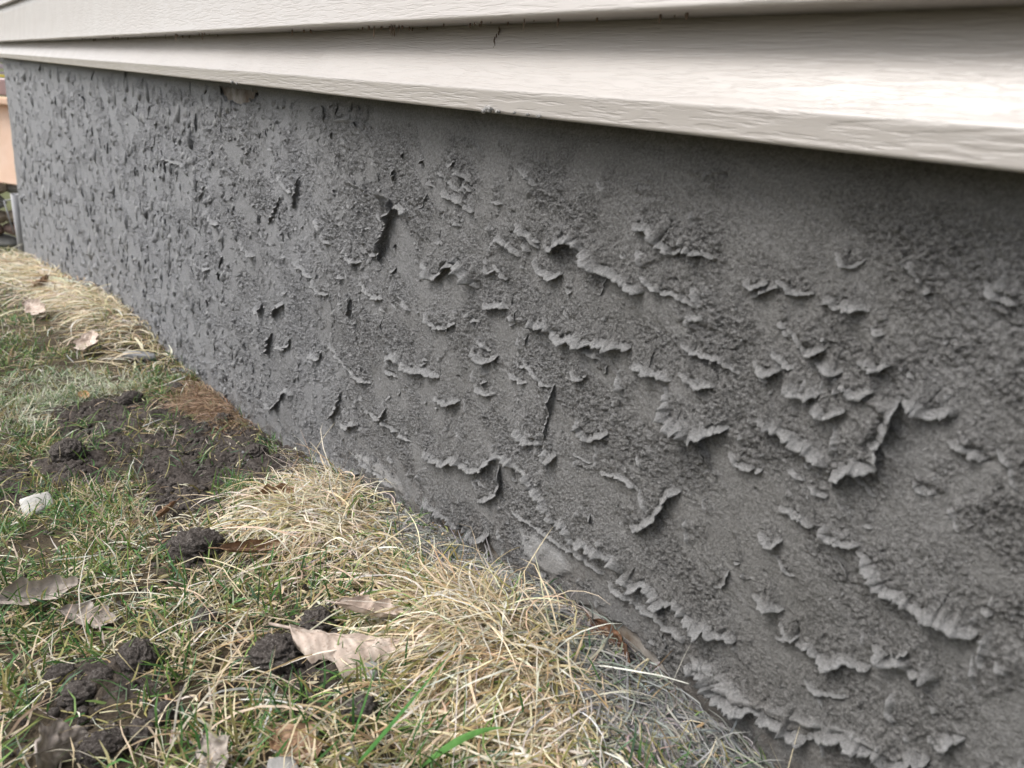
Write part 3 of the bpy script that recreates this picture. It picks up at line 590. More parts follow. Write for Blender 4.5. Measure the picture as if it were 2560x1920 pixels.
# return of the coat on the end wall
ncor = 8
RX = np.repeat(VX[:1], ncor, 0) + .002 * gnoise(np.arange(ncor)[:, None] * .9, ZZ[:1] * 60, 12); RY = VY[:1] + np.linspace(1.2, .004, ncor)[:, None]; RZ = np.repeat(VZ[:1], ncor, 0)
VX = np.concatenate([RX, VX]); VY = np.concatenate([RY, VY]); VZ = np.concatenate([RZ, VZ])
me = mesh_np('mortar_coat', np.stack([VX.ravel(), VY.ravel(), VZ.ravel()], 1), grid_faces(VX.shape[0], nr))
SPL = np.exp(-np.maximum(ZZ - np.interp(XX, PX, PZ) - .01, 0) / .028) * sstep(-.25, .3, fbm(XX * 26, ZZ * 40, 96, 3))
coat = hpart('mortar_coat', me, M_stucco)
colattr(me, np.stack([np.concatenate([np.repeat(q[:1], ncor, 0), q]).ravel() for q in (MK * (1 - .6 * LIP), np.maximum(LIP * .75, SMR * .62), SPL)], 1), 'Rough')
coat['label'] = 'freshly trowelled rough grey mortar with ragged lips'
del X, Y, wx, wz, gr, gr2, st, knob, pit

# --- the ridges themselves: curled flanges of mortar swept along every trowel edge
def ridge_mesh():
    VV, FF, CC, off = [], [], [], 0
    Hs = H
    for idx, (h, pts) in enumerate(RIDGES):
        P = np.array(pts, float); d = np.hypot(*np.diff(P, axis=0).T); cum = np.concatenate([[0], np.cumsum(d)]); tot = cum[-1]
        far_ = abs(min(P[0, 0], 0)); step = .0013 + .0010 * far_
        n = int(np.clip(tot / step, 5, 400)); t = np.linspace(0, tot, n)
        # rounded polyline
        x = np.interp(t, cum, P[:, 0]); z = np.interp(t, cum, P[:, 1])
        kk = np.array([.25, .5, .25]) if n > 8 else None
        if kk is not None:
            for _ in range(3 if n > 24 else 1):
                x[1:-1] = np.convolve(x, kk, 'valid'); z[1:-1] = np.convolve(z, kk, 'valid')
        sd = idx * 3.7
        x = x + .0016 * gnoise(t * 120, t * 0 + sd, 1) + .0007 * gnoise(t * 380, t * 0 + sd, 2)
        z = z + .0016 * gnoise(t * 120, t * 0 + sd, 3) + .0007 * gnoise(t * 380, t * 0 + sd, 4)
        tx, tz = np.gradient(x), np.gradient(z); l = np.hypot(tx, tz) + 1e-9; tx /= l; tz /= l
        nx, nz = -tz, tx                                       # towards the material
        for _ in range(2):
            if n > 6: nx[1:-1] = np.convolve(nx, [.3, .4, .3], 'valid'); nz[1:-1] = np.convolve(nz, [.3, .4, .3], 'valid')
        end = np.clip(np.minimum(t, tot - t) / min(.010, tot * .4), 0, 1) ** .6
        A = h * (.10 + .90 * end) * np.clip(.82 + .55 * gnoise(t * 48, t * 0 + sd, 5) + .42 * gnoise(t * 170, t * 0 + sd, 6) + .25 * gnoise(t * 520, t * 0 + sd, 7), .12, 1.6)
        tip = (.9 + .9 * gnoise(t * 90, t * 0 + sd, 8) + .5 * gnoise(t * 300, t * 0 + sd, 9))
        ii = np.clip(np.searchsorted(xs, x), 0, len(xs) - 1); jj = np.clip(((z - zb[ii]) / (ztop - zb[ii]) * nr).astype(int), 0, nr - 1)
        hb = Hs[ii, jj]; wd = .0064 * np.clip(h / .007, .45, 1.2)
        prof = [(2.6, -.10), (1.7, .03), (1.0, .13), (.5, .27), (.16, .58), (-.12, .90), (-.32, 1.0), (-.34, .80), (-.16, .50), (-.02, .22), (.04, -.05), (.06, -.4)]
        m = len(prof); V = np.zeros((n, m, 3))
        for j, (sj, hj) in enumerate(prof):
            tipf = max(0, hj) ** 1.5
            s_ = sj * wd * (.35 + .65 * end) - tip * tipf * A * .30
            hh = hj * A + ((.0007 * gnoise(t * 330 + j * 1.9, t * 0 + sd + j * 2.9, 11) + .0005 * gnoise(t * 800 + j * 3.1, t * 0 + sd, 12)) * min(1, .4 + .6 * (1 - hj) * 2) if hj > .02 else 0)
            V[:, j, 0] = x + nx * s_; V[:, j, 2] = z + nz * s_; V[:, j, 1] = -(hb * (.9 if hj > 0 else .6) + hh)
            if hj < -.3: V[:, j, 1] = .004
        rough = np.tile([1.1, 1.1, 1.0, .8, .55, .35, .28, .3, .5, .5, .5, .5], (n, 1)); lip = np.tile([.0, .0, .0, .10, .32, .55, .62, .3, .05, 0, 0, 0], (n, 1)) * (.8 + .2 * (P[0, 0] > -1.2)) * (.55 + .45 * end[:, None])  # lip: catch-light on the rim tops, put into the colour
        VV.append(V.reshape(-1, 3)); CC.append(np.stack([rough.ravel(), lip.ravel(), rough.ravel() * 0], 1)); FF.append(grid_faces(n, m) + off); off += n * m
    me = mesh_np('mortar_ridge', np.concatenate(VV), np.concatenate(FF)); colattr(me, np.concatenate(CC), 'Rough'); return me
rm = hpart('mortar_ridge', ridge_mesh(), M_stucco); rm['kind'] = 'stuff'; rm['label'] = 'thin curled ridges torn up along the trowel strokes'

# --- old foundation behind the coat
def box_me(name, x0, x1, y0, y1, z0, z1):
    V = [(x, y, z) for x in (x0, x1) for y in (y0, y1) for z in (z0, z1)]
    F = [(0, 1, 3, 2), (4, 6, 7, 5), (0, 4, 5, 1), (2, 3, 7, 6), (0, 2, 6, 4), (1, 5, 7, 3)]
    return mesh_np(name, np.array(V), np.array(F))
hpart('foundation', box_me('foundation', XEND + .006, 1.6, .0065, 1.2, -1.3, ZW + .02), M_found, False)

# --- siding: closed profiles drawn out along the wall with a little waviness
def extrude(name, prof, x0, x1, step=.06, amp=.0007, seed=0):
    prof = np.array(prof); prof[:, 0] = np.where(prof[:, 0] < -.0085, prof[:, 0] - .009 * np.clip((-prof[:, 0] - .0085) / .012, 0, 1), prof[:, 0]); n = len(prof)
    ex = np.arange(x0, x1 + step, step); ex[-1] = x1
    wy = amp * 2 * gnoise(ex * 1.3, ex * 0 + seed, seed); wz_ = amp * gnoise(ex * 1.7, ex * 0 + 9 + seed, seed + 3)
    V = np.zeros((len(ex), n, 3)); V[..., 0] = ex[:, None]; V[..., 1] = prof[None, :, 0] + wy[:, None]; V[..., 2] = prof[None, :, 1] + wz_[:, None]
    i = np.arange(len(ex) - 1)[:, None] * n + np.arange(n)[None, :]; j = np.arange(len(ex) - 1)[:, None] * n + (np.arange(n)[None, :] + 1) % n
    F = np.stack([i.ravel(), j.ravel(), (j + n).ravel(), (i + n).ravel()], 1)
    return mesh_np(name, V.reshape(-1, 3), F)
def arc(cx, cz, r, a0, a1, n=5):
    return [(cx + r * math.cos(math.radians(a0 + (a1 - a0) * k / n)), cz + r * math.sin(math.radians(a0 + (a1 - a0) * k / n))) for k in range(n + 1)]
SX0, SX1 = -5.52, 1.6
z0 = ZW
# lowest board: narrow land, bright ridge, hollow cove running up behind the course above
low = [(-.004, z0 + .100), (-.0065, z0 + .086), (-.0085, z0 + .074), (-.0115, z0 + .062), (-.0155, z0 + .050), (-.0205, z0 + .038), (-.0255, z0 + .0285), (-.0300, z0 + .0215),
       (-.0328, z0 + .0180), (-.0347, z0 + .0160), (-.0352, z0 + .0150), (-.0348, z0 + .0130), (-.0327, z0 - .001)]
low += arc(-.0301, z0 - .0012, .0026, 180, 290, 5) + [(-.006, z0 - .0020), (-.006, z0 + .0005), (-.028, z0 + .0012), (-.0325, z0 + .0125), (-.0285, z0 + .018), (-.002, z0 + .060), (-.001, z0 + .1)]
low = np.array(low)
b = hpart('siding_board', extrude('siding_board', low, -.985, SX1, seed=1), M_siding)
b['label'] = 'narrow lowest cream board with hollow upper part, nearer length'
b = hpart('siding_board', extrude('siding_board', low + [.0011, .0004], SX0, -.975, seed=1), M_siding)
b['label'] = 'narrow lowest cream board with hollow upper part, farther length'
zc = z0 + .0735; course = .155
for k in range(6):
    f = [(-.0205, zc + course + .012), (-.0240, zc + course * .75), (-.0300, zc + course * .4), (-.0355, zc + .012), (-.0385, zc + .002)]
    f += arc(-.0362, zc + .0005, .0026, 180, 280, 5) + [(-.0080, zc - .0015), (-.0080, zc + .002), (-.034, zc + .003), (-.028, zc + course * .4), (-.0185, zc + course + .012)]
    b = hpart('siding_board', extrude('siding_board', f, SX0 - .004 * (k % 2), SX1, seed=10 + k), M_siding)
    zc += course
hpart('wall_sheathing', box_me('wall_sheathing', XEND + .01, 1.6, .0005, 1.2, ZW + .0205, zc + .02), M_found, False)

# smooth shading with hard-edge handling for thin trims
# --- fibres sticking out of the fresh mortar, and crumbs of mortar and web under the siding
def strips(paths, w, colors=None):
    """paths (n,k,3) -> ribbons"""
    P = np.asarray(paths); n, k, _ = P.shape
    T = np.gradient(P, axis=1); T /= np.linalg.norm(T, axis=2, keepdims=True) + 1e-9
    rv = rng.normal(size=(n, 1, 3)) * .45 + np.array([0, 0, 1.0])
    Wd = np.cross(T, rv); Wd /= np.linalg.norm(Wd, axis=2, keepdims=True) + 1e-9
    s = np.linspace(0, 1, k)
    taper = np.clip(1.15 - s ** 3 * 1.1, .12, 1) * np.clip(.6 + s * 2, 0, 1)
    Wd = Wd * (np.asarray(w).reshape(-1, 1, 1) * .5) * taper[None, :, None]
    V = np.stack([P - Wd, P + Wd], 2).reshape(-1, 3)
    base = np.arange(n)[:, None] * (2 * k) + np.arange(k - 1)[None, :] * 2
    base = base.ravel()
    F = np.stack([base, base + 1, base + 3, base + 2], 1)
    me = mesh_np('strips', V, F)
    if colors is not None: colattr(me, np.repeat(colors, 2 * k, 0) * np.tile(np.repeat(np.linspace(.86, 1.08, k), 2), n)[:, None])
    return me
n = 900
px_ = -(rng.random(n) ** 1.5) * 1.9 + .1; pz_ = rng.uniform(0, .42, n); 
i_ = np.clip(np.searchsorted(xs, px_), 0, len(xs) - 1)
keep = pz_ > np.interp(px_, PX, PZ); px_, pz_, i_ = px_[keep], pz_[keep], i_[keep]
j_ = np.clip(((pz_ - zb[i_]) / (ztop - zb[i_]) * nr).astype(int), 0, nr - 1)
hv = H[i_, j_]; pick = hv > .0022; px_, pz_, hv = px_[pick], pz_[pick], hv[pick]; n = len(px_)
L = rng.uniform(.004, .011, n); a = rng.normal(-1.5, .8, n); o = rng.uniform(-.1, .9, n)
s = np.linspace(0, 1, 4)
P = np.stack([px_[:, None] + np.cos(a)[:, None] * L[:, None] * s, -hv[:, None] - .0002 - o[:, None] * L[:, None] * s * (1 - .4 * s) * .7, pz_[:, None] + np.sin(a)[:, None] * L[:, None] * s], 2)
me = strips(P, np.full(n, .00022), np.tile([.36, .36, .35], (n, 1)))
fib = hpart('mortar_fibre', me, M_blade); fib['kind'] = 'stuff'

def lump_me(name, r, seed, sub=3, amp=.3, flat=1.0, freq=3.0):
    import bmesh
    bm = bmesh.new(); bmesh.ops.create_icosphere(bm, subdivisions=sub, radius=1)
    V = np.array([v.co[:] for v in bm.verts]); me = bpy.data.meshes.new(name); bm.to_mesh(me); bm.free()
    n = fbm(V[:, 0] * freq + V[:, 2] * 1.7 * freq, V[:, 1] * freq - V[:, 2] * 1.3 * freq, seed, 4, .62)
    n2 = np.abs(fbm(V[:, 0] * freq * 4 + V[:, 2] * 5, V[:, 1] * freq * 4 - V[:, 2] * 3, seed + 5, 3, .6))
    V = V * (1 + amp * n - amp * .8 * n2)[:, None] * np.array(r)
    V[:, 2] *= flat
    me.vertices.foreach_set('co', V.astype(np.float32).ravel()); me.update(); return me
def mortar_at(x, z): 
    i = int(np.clip(np.searchsorted(xs, x), 0, len(xs) - 1)); j = int(np.clip((z - zb[i]) / (ztop - zb[i]) * nr, 0, nr - 1)); return H[i, j]
# torn nubs and spikes of mortar standing on the rough patches
def nub_mesh(n):
    base = lump_me('tmp', (1, 1, 1), 77, 1, .7, 1, 1.8); bv = np.array([v.co[:] for v in base.vertices]); bf = np.array([p.vertices[:] for p in base.polygons])
    bpy.data.meshes.remove(base)
    x = -.45 * 2600 / (rng.uniform(-30, 2300, n) + 250); z = rng.uniform(0, 1, n)
    near_ = rng.random(n) < .12; x = np.where(near_, rng.uniform(-.45, .2, n), x); ok = x > XEND + .01
    x, z = x[ok], z[ok]; i = np.clip(np.searchsorted(xs, x), 0, len(xs) - 1); j = (z * (nr - 12)).astype(int); z = zb[i] + (ztop - zb[i]) * j / nr
    far_ = np.abs(np.minimum(x, 0)); m = MK[i, j]; cl = fbm(x * 22, z * 26, 95, 2)
    keep = (rng.random(len(x)) < np.clip(m * 1.6, .18, 1) * sstep(-.3, .15, cl)) & (z < ZW - .02)
    x, z, i, j, far_ = x[keep], z[keep], i[keep], j[keep], far_[keep]; n = len(x)
    r = (.0005 + .0016 * rng.random(n) ** 2.5) * (.6 + 2.1 * sstep(.7, 1.8, far_) * far_ ** .75); out = r * rng.uniform(.7, 1.9, n) * np.where(far_ > 1, .8, 1)
    a = rng.uniform(0, 6.28, n)[:, None]; el = (rng.uniform(.8, 1.9, n) * (1 + 1.3 * sstep(.9, 2, far_) * rng.random(n)))[:, None]; sk = rng.normal(0, .6, n)[:, None]; dr = rng.uniform(-.9, .1, n)[:, None]
    bx = bv[None, :, 0] * np.cos(a) - bv[None, :, 2] * np.sin(a); bz = bv[None, :, 0] * np.sin(a) + bv[None, :, 2] * np.cos(a); by = bv[None, :, 1] * np.ones((n, 1))
    sh = np.clip(1 - .45 * by, .3, 1.4)
    V = np.stack([x[:, None] + (bx * sh + by * sk * .5) * r[:, None], -(H[i, j][:, None] - .0003 + by * out[:, None]), z[:, None] + (bz * el * sh + np.maximum(by, 0) * dr) * r[:, None]], 2)
    F = (bf[None] + (np.arange(n) * len(bv))[:, None, None]).reshape(-1, 3)
    me = mesh_np('mortar_nub', V.reshape(-1, 3), F)
    g = np.repeat(rng.uniform(.0, .8, n), len(bv)); colattr(me, np.stack([.6 + g * 0, g, g * 0], 1), 'Rough'); return me
nb_ = hpart('mortar_nub', nub_mesh(22000), M_stucco); nb_['kind'] = 'stuff'; nb_['label'] = 'torn nubs and crumbs stuck on the rough mortar'
M_crumb = rock_mat('dry_mortar_crumb', (.20, .195, .185), (.36, .35, .335))
for k, (x, z, y, s_) in enumerate([(-.585, ZW - .001, -0.046, .0042), (-.572, ZW - .002, -0.045, .0026), (-.596, ZW - .003, -0.043, .0028), (-.548, ZW - .0015, -0.045, .0016), (-.53, ZW - .002, -0.045, .0018), (-.515, ZW - .002, -0.045, .0022), (-1.29, ZW - .002, -0.044, .004), (-1.27, ZW - .003, -0.043, .003)]):
    me = lump_me('mortar_crumb', (s_ * 1.25, s_ * .6, s_ * .7), 60 + k, 3, 1.1, 1, 1.6)
    me.transform(Matrix.Translation((x, y, z))); hpart('mortar_crumb', me, M_crumb)

M_debris = rock_mat('cobweb_dirt', (.10, .07, .05), (.22, .17, .13))
dv, df, off_ = [], [], 0
dr_ = random.Random(3)
for k in range(70):
    cxs = dr_.choice([-2.6, -2.2, -1.9, -1.65, -1.45, -.82, -.80, -1.0, -.56, -.40, -.62])
    x = cxs + dr_.gauss(0, .035); hang = dr_.random() < .3; r = dr_.uniform(.0004, .0011) * (1 + .35 * abs(x)); L = dr_.uniform(.003, .009) if hang else r * 2
    y = -.030 - .006 * dr_.random() if hang else -.014 - .02 * dr_.random(); z = ZW + .0715 - L * .6
    base_ = lump_me('tmp', (r, r, L), 900 + k, 1, .6, 1, 2.0)
    V_ = np.array([v.co[:] for v in base_.vertices]) + [x, y, z]; F_ = np.array([q.vertices[:] for q in base_.polygons]) + off_
    dv.append(V_); df.append(F_); off_ += len(V_); bpy.data.meshes.remove(base_)
# one long thread of dirt hanging on the lowest board
for k in range(14):
    t_k = k / 13; r = .0009 * (1 - .8 * t_k)
    base_ = lump_me('tmp', (r, r, .0022), 1000 + k, 1, .7, 1, 2.0)
    V_ = np.array([v.co[:] for v in base_.vertices]) + [-.628 + .0022 * math.sin(k * 1.1) + .006 * t_k, -.0125 - .012 * t_k, ZW + .069 - .030 * t_k]; F_ = np.array([q.vertices[:] for q in base_.polygons]) + off_
    dv.append(V_); df.append(F_); off_ += len(V_); bpy.data.meshes.remove(base_)
o = hpart('cobweb_dirt', mesh_np('cobweb_dirt', np.concatenate(dv), np.concatenate(df)), M_debris); o['kind'] = 'stuff'

# ------------------------------------------------------------------ grass
def blades(n, xy, az, e0, e1, L, w, col, k=4, lift=None, jit=.25, yaw=.6, clampz=True):
    """n arcs: root xy, azimuth az, starting/ending elevation e0/e1, length L"""
    x, y = xy; s = np.linspace(0, 1, k)
    dy = rng.normal(0, yaw, n)
    kink = (rng.random((n, k)) < .10) * rng.normal(0, .9, (n, k)); kink[:, 0] = 0
    A = az[:, None] + dy[:, None] * s + rng.normal(0, .06, (n, k)) + np.cumsum(kink, 1); E = e0[:, None] + (e1 - e0)[:, None] * s
    st_ = (L / (k - 1))[:, None]
    dx = np.cos(A) * np.cos(E) * st_; dyy = np.sin(A) * np.cos(E) * st_; dz = np.sin(E) * st_
    def cs(d, c0): return c0[:, None] + np.concatenate([np.zeros((n, 1)), np.cumsum(d[:, :-1], 1)], 1)
    z0_ = GZ(x, y) + (lift if lift is not None else 0)
    Px = cs(dx, x); Py = cs(dyy, y); Pz = cs(dz, z0_)
    g = GZ(Px, Py)
    lay = (rng.random(n) * .006)[:, None]
    Pz = np.maximum(Pz, g + .001 + lay)
    over = Py > -.004
    Py = np.where(over & (Px > XEND - .05), -.004 - .3 * rng.random(Py.shape) * .02, Py)
    return strips(np.stack([Px, Py, Pz], 2), w, col)
def pal(n, cols, probs, var=.16):
    c = np.array(cols)[rng.choice(len(cols), n, p=probs)]
    return np.clip(c * (1 + rng.normal(0, var, (n, 1))) * (1 + rng.normal(0, .05, (n, 3))), .01, .8)
STRAWC = (.62, .52, .35); STRAWD = (.42, .31, .17); WHITE = (.72, .67, .55); GREEN = (.075, .18, .045); GREEN2 = (.16, .26, .06); OLIVE = (.30, .27, .10); BLUEG = (.09, .17, .09)
def density(x, y):
    so = mask(SOIL, x + .02 * fbm(x * 16, y * 16, 7, 2), y, .02) * sstep(.52, .12, fbm(x * 13 + 5, y * 17, 8, 2))
    pat = sstep(-.30, .15, fbm(x * 11, y * 11, 71, 3))
    return (1 - .93 * so) * (.10 + .90 * pat)
# lawn: short mown blades, dry and green mixed
def lawn(n, x0, x1, wscale, xb=1.0):
    x = x1 - (x1 - x0) * rng.random(n) ** xb; y = rng.uniform(-.62, -.004, n)
    d = density(x, y); st_m = mask(STRAW, x, y, .03)
    for q in CLODS: d = d * (np.hypot(x - q[0], y - q[1]) > .013)
    keep = rng.random(n) < d * (1 - .8 * st_m); x, y = x[keep], y[keep]; n = len(x)
    gp = fbm(x * 7 + 3, y * 9, 90, 3)                        # green in drifts
    pale = mask(PALE, x, y, .06); brown = mask(BROWN, x, y, .04); mort = mask(MORTAR, x, y, .03)
    pg = np.clip(.60 + .9 * gp, .15, .9)
    isg = rng.random(n) < pg
    col = pal(n, [STRAWC, STRAWD, OLIVE, WHITE], [.40, .14, .28, .18])
    g = pal(n, [GREEN, GREEN2, BLUEG, OLIVE], [.44, .26, .12, .18]); col[isg] = g[isg]
    pl = rng.random(n) < pale * .75; col[pl] = pal(pl.sum(), [(.62, .62, .48), (.42, .50, .32)], [.65, .35])
    br = rng.random(n) < brown * .9; col[br] = pal(br.sum(), [(.30, .20, .12), (.22, .14, .085)], [.6, .4])
    mt = rng.random(n) < mort * .85; col[mt] = pal(mt.sum(), [(.30, .30, .28), (.24, .24, .23)], [.6, .4])
    az = rng.uniform(-math.pi, math.pi, n)
    lay = rng.random(n) < np.where(isg, .35, .7)
    e0 = np.where(lay, rng.uniform(.05, .5, n), rng.uniform(.6, 1.45, n)); e1 = e0 - rng.uniform(.2, 1.2, n)
    L = rng.uniform(.014, .042, n) * np.where(isg, 1.0, 1.15); w = rng.uniform(.0008, .0022, n) * wscale(x); col = col * .88
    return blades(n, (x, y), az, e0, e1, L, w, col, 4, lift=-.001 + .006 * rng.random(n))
me = lawn(52000, -1.75, .35, lambda x: 1.0)
tag(link('lawn_grass', me, M_blade, smooth=False), 'short mown grass, green mixed with straw, in front of the wall', 'grass', kind='stuff')
me = lawn(34000, -6.6, -1.7, lambda x: 1 + .55 * (np.abs(x) - 1.7), 1.7)
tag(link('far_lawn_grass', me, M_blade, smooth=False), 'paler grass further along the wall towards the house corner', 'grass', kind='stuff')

# combed straw tufts
def straw(n, cx, cy, sx, sy, az0, azs, Lr, wr, cols, pr, lift0, e=(.1, .75)):
    x = cx + rng.normal(0, sx, n); y = np.minimum(cy + rng.normal(0, sy, n), -.006)
    ok = rng.random(n) > .9 * mask(SOIL, x, y, .02)
    for q in CLODS: ok &= np.hypot(x - q[0], y - q[1]) > .014
    x, y = x[ok], y[ok]; n = len(x)
    az = rng.normal(az0, azs, n); e0 = rng.uniform(*e, n); e1 = e0 - rng.uniform(.5, 1.5, n)
    L = rng.uniform(*Lr, n); w = rng.uniform(*wr, n)
    L = np.where((x > -.80) & (x < -.54) & (y > -.075), L * .45, L); lift0 = lift0 * np.where((x > -.80) & (x < -.54) & (y > -.075), .1, 1)
    return (x, y, az, e0, e1, L, w, pal(n, cols, pr), lift0 * rng.random(n))
def straw_obj(sets, label, k=7, name='straw_tuft', yaw=.9):
    cat_ = [np.concatenate([s_[i] for s_ in sets]) for i in range(9)]
    x, y, az, e0, e1, L, w, col, lf = cat_
    me = blades(len(x), (x, y), az, e0, e1, L, w, col, k, lift=lf, yaw=yaw)
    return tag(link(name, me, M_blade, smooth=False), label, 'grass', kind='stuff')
SC = [STRAWC, STRAWD, WHITE, OLIVE, GREEN2]
straw_obj([straw(2300, -.79, -.110, .070, .040, -1.95, 1.6, (.03, .10), (.0007, .0022), SC, [.42, .12, .34, .08, .04], .018, (-.15, .35)),
           straw(420, -.80, -.07, .05, .02, -2.0, 1.2, (.04, .09), (.0008, .0016), SC, [.5, .1, .36, 0.04, 0], .02, (.1, .8)), straw(120, -.86, -.05, .05, .02, -1.8, 1.3, (.06, .12), (.0008, .0014), SC, [.5, .1, .4, 0, 0], .01, (.3, 1.2))],
          'bleached straw tuft combed away from the middle of the wall')
straw_obj([straw(600, -.46, -.085, .055, .02, -2.2, 1.3, (.04, .09), (.0008, .0016), SC, [.5, .14, .3, 0.06, 0], .02, (.1, .8)), straw(2300, -.455, -.115, .060, .030, -2.2, 1.6, (.025, .09), (.0007, .0021), SC, [.44, .18, .30, .06, .02], .013, (-.15, .32)),
           straw(2100, -.36, -.135, .06, .035, -2.3, 1.7, (.025, .08), (.0007, .0021), SC, [.44, .16, .24, .1, .06], .010, (-.15, .35))],
          'golden straw tuft at the foot of the wall in the foreground')
straw_obj([straw(2600, -2.7, -.07, .36, .05, -2.0, 1.4, (.05, .13), (.0016, .003), SC, [.5, .13, .31, .06, 0], .02, (-.1, .5)), straw(2200, -4.2, -.08, .7, .06, -2.0, 1.4, (.06, .16), (.003, .006), SC, [.5, .13, .31, .06, 0], .03, (-.1, .5))],
          'band of dry straw along the far foot of the wall')
straw_obj([straw(1300, -1.52, -.03, .07, .025, -1.9, .8, (.03, .08), (.0009, .0018), [(.30, .20, .125), (.22, .145, .09), (.4, .3, .2)], [.5, .3, .2], .015, (-.1, .5))],
          'dull brown withered tuft against the wall beyond the bare soil', name='withered_tuft')
MC = [(.30, .30, .285), (.235, .235, .225), (.36, .34, .29), (.26, .29, .24)]
straw_obj([straw(3000, -.34, -.050, .08, .024, -2.2, 1.6, (.02, .075), (.0008, .0017), MC, [.45, .3, .15, .1], .008, (-.1, .45)),
           straw(2600, -.60, -.035, .10, .022, -2.2, 1.7, (.012, .045), (.0008, .0016), MC, [.45, .3, .15, .1], .006, (-.1, .45)),
           straw(900, -.20, -.03, .05, .02, -2.2, 1.1, (.02, .08), (.0008, .0017), MC, [.45, .3, .15, .1], .006, (-.1, .45))],
          'grass caked in splashed grey mortar at the wall foot', name='mortar_caked_grass')
straw_obj([straw(5200, -.62, -.20, .27, .12, 0, 3.0, (.006, .022), (.0008, .0026), SC + [(.30, .22, .14)], [.34, .2, .2, .1, .03, .13], .008, (-.15, .2)),
           straw(2600, -.50, -.09, .18, .035, 0, 3.0, (.006, .026), (.0008, .0026), SC + [(.33, .32, .30)], [.32, .18, .16, .06, .02, .26], .010, (-.15, .25))],
          'broken bits of thatch and chaff lying among the grass', name='thatch_litter', k=3, yaw=.3)
# long loose stalks lying over everything
straw_obj([straw(150, -.62, -.22, .25, .12, -1.5, 2.0, (.07, .17), (.0008, .0016), SC, [.4, .05, .5, .05, 0], .02, (-.05, .5)),
           straw(170, -.45, -.30, .10, .08, -1.5, 2.0, (.05, .12), (.0009, .0018), SC, [.5, .15, .3, .05, 0], .012, (-.05, .5))],
          'loose pale stalks strewn over the grass', name='loose_stalks', k=8, yaw=.7)

# single blades and stalks that stand out
M_green = M_blade
def single(base, tip, w, colr, label, name, bow=.012, k=9, side=(0, 0, 1)):
    a, b = np.array(base, float), np.array(tip, float)
    a[1] = min(a[1], -.008)
    s = np.linspace(0, 1, k)[:, None]
    d = b - a; sidev = np.cross(d / np.linalg.norm(d), np.array([.79, .5, .33])); sidev /= np.linalg.norm(sidev)
    P = a + d * s + sidev * bow * (4 * s * (1 - s))
    T = np.gradient(P, axis=0); T /= np.linalg.norm(T, axis=1, keepdims=True)
    wv = np.cross(T, np.array([.55, .62, .45])); wv /= np.linalg.norm(wv, axis=1, keepdims=True)
    nv = np.cross(T, wv); tp = np.clip(1.05 - (s ** 2.2), .06, 1) * np.clip(.55 + 1.5 * s, 0, 1)
    # folded blade: left edge, keel, right edge
    V = np.stack([P - wv * w * .5 * tp, P + nv * w * .22 * tp, P + wv * w * .5 * tp], 1) - a
    i = np.arange(k - 1) * 3
    F = np.concatenate([np.stack([i, i + 1, i + 4, i + 3], 1), np.stack([i + 1, i + 2, i + 5, i + 4], 1)])
    me = mesh_np(name, V.reshape(-1, 3), F); colattr(me, np.tile(colr, (len(V) * 3, 1)))
    o = link(name, me, M_blade); o.location = a; return tag(o, label, 'grass blade' if 'blade' in name else 'stalk')
for args in SINGLES: single(*args)

# ------------------------------------------------------------------ soil clods
clod_labels = CLOD_LABELS
for k, ((x, y), (r, lab)) in enumerate(zip(CLODS, clod_labels)):
    y = min(y, -.03)
    r *= 1.0; me = lump_me('soil_clod', (r, r * .85, r * .62), 200 + k * 7, 5 if r > .016 else 4, .42, 1, 2.2)
    o = link('soil_clod', me, M_clod); o.location = (x, y, float(GZ(np.array([x]), np.array([y]))[0]) + r * .42); o.rotation_euler.z = k * 1.3
    tag(o, lab, 'soil clod', 'clods of dark soil on the lawn')
# crumbs of soil and mortar scattered (nobody could count them)
def scatter(name, n, pts, rad, m, label, seed):
    base = lump_me('tmp', (1, 1, .75), seed, 1, .4); bv = np.array([v.co[:] for v in base.vertices]); bf = np.array([p.vertices[:] for p in base.polygons])
    x, y = pts; r = rad
    ang = rng.uniform(0, 6.28, n)
    ca, sa = np.cos(ang)[:, None], np.sin(ang)[:, None]
    vx = bv[None, :, 0] * ca - bv[None, :, 1] * sa; vy = bv[None, :, 0] * sa + bv[None, :, 1] * ca; vz = np.repeat(bv[None, :, 2], n, 0)
    z = GZ(x, y) + r * .4
    V = np.stack([vx * r[:, None] + x[:, None], vy * r[:, None] + y[:, None], vz * r[:, None] + z[:, None]], 2).reshape(-1, 3)
    F = (bf[None] + (np.arange(n) * len(bv))[:, None, None]).reshape(-1, 3)
    return tag(link(name, mesh_np(name, V, F), m), label, 'soil' if 'soil' in name else 'mortar', kind='stuff')
n = 24000; x = rng.uniform(-1.75, -.1, n); y = rng.uniform(-.5, -.005, n)
kp = rng.random(n) < mask(SOIL, x, y, .03) * .9 + .10; x, y = x[kp], y[kp]
scatter('soil_crumbs', len(x), (x, y), .0012 + .0055 * rng.random(len(x)) ** 3, M_clod, 'loose crumbs of dark soil in the bare patches', 31)
n = 1700; x = rng.uniform(-2.0, -.05, n); y = -.006 - .09 * rng.random(n) ** 1.6
scatter('mortar_crumbs', n, (x, y), .0008 + .0045 * rng.random(n) ** 3, M_stucco, 'crumbs of fallen grey mortar along the wall foot', 33)

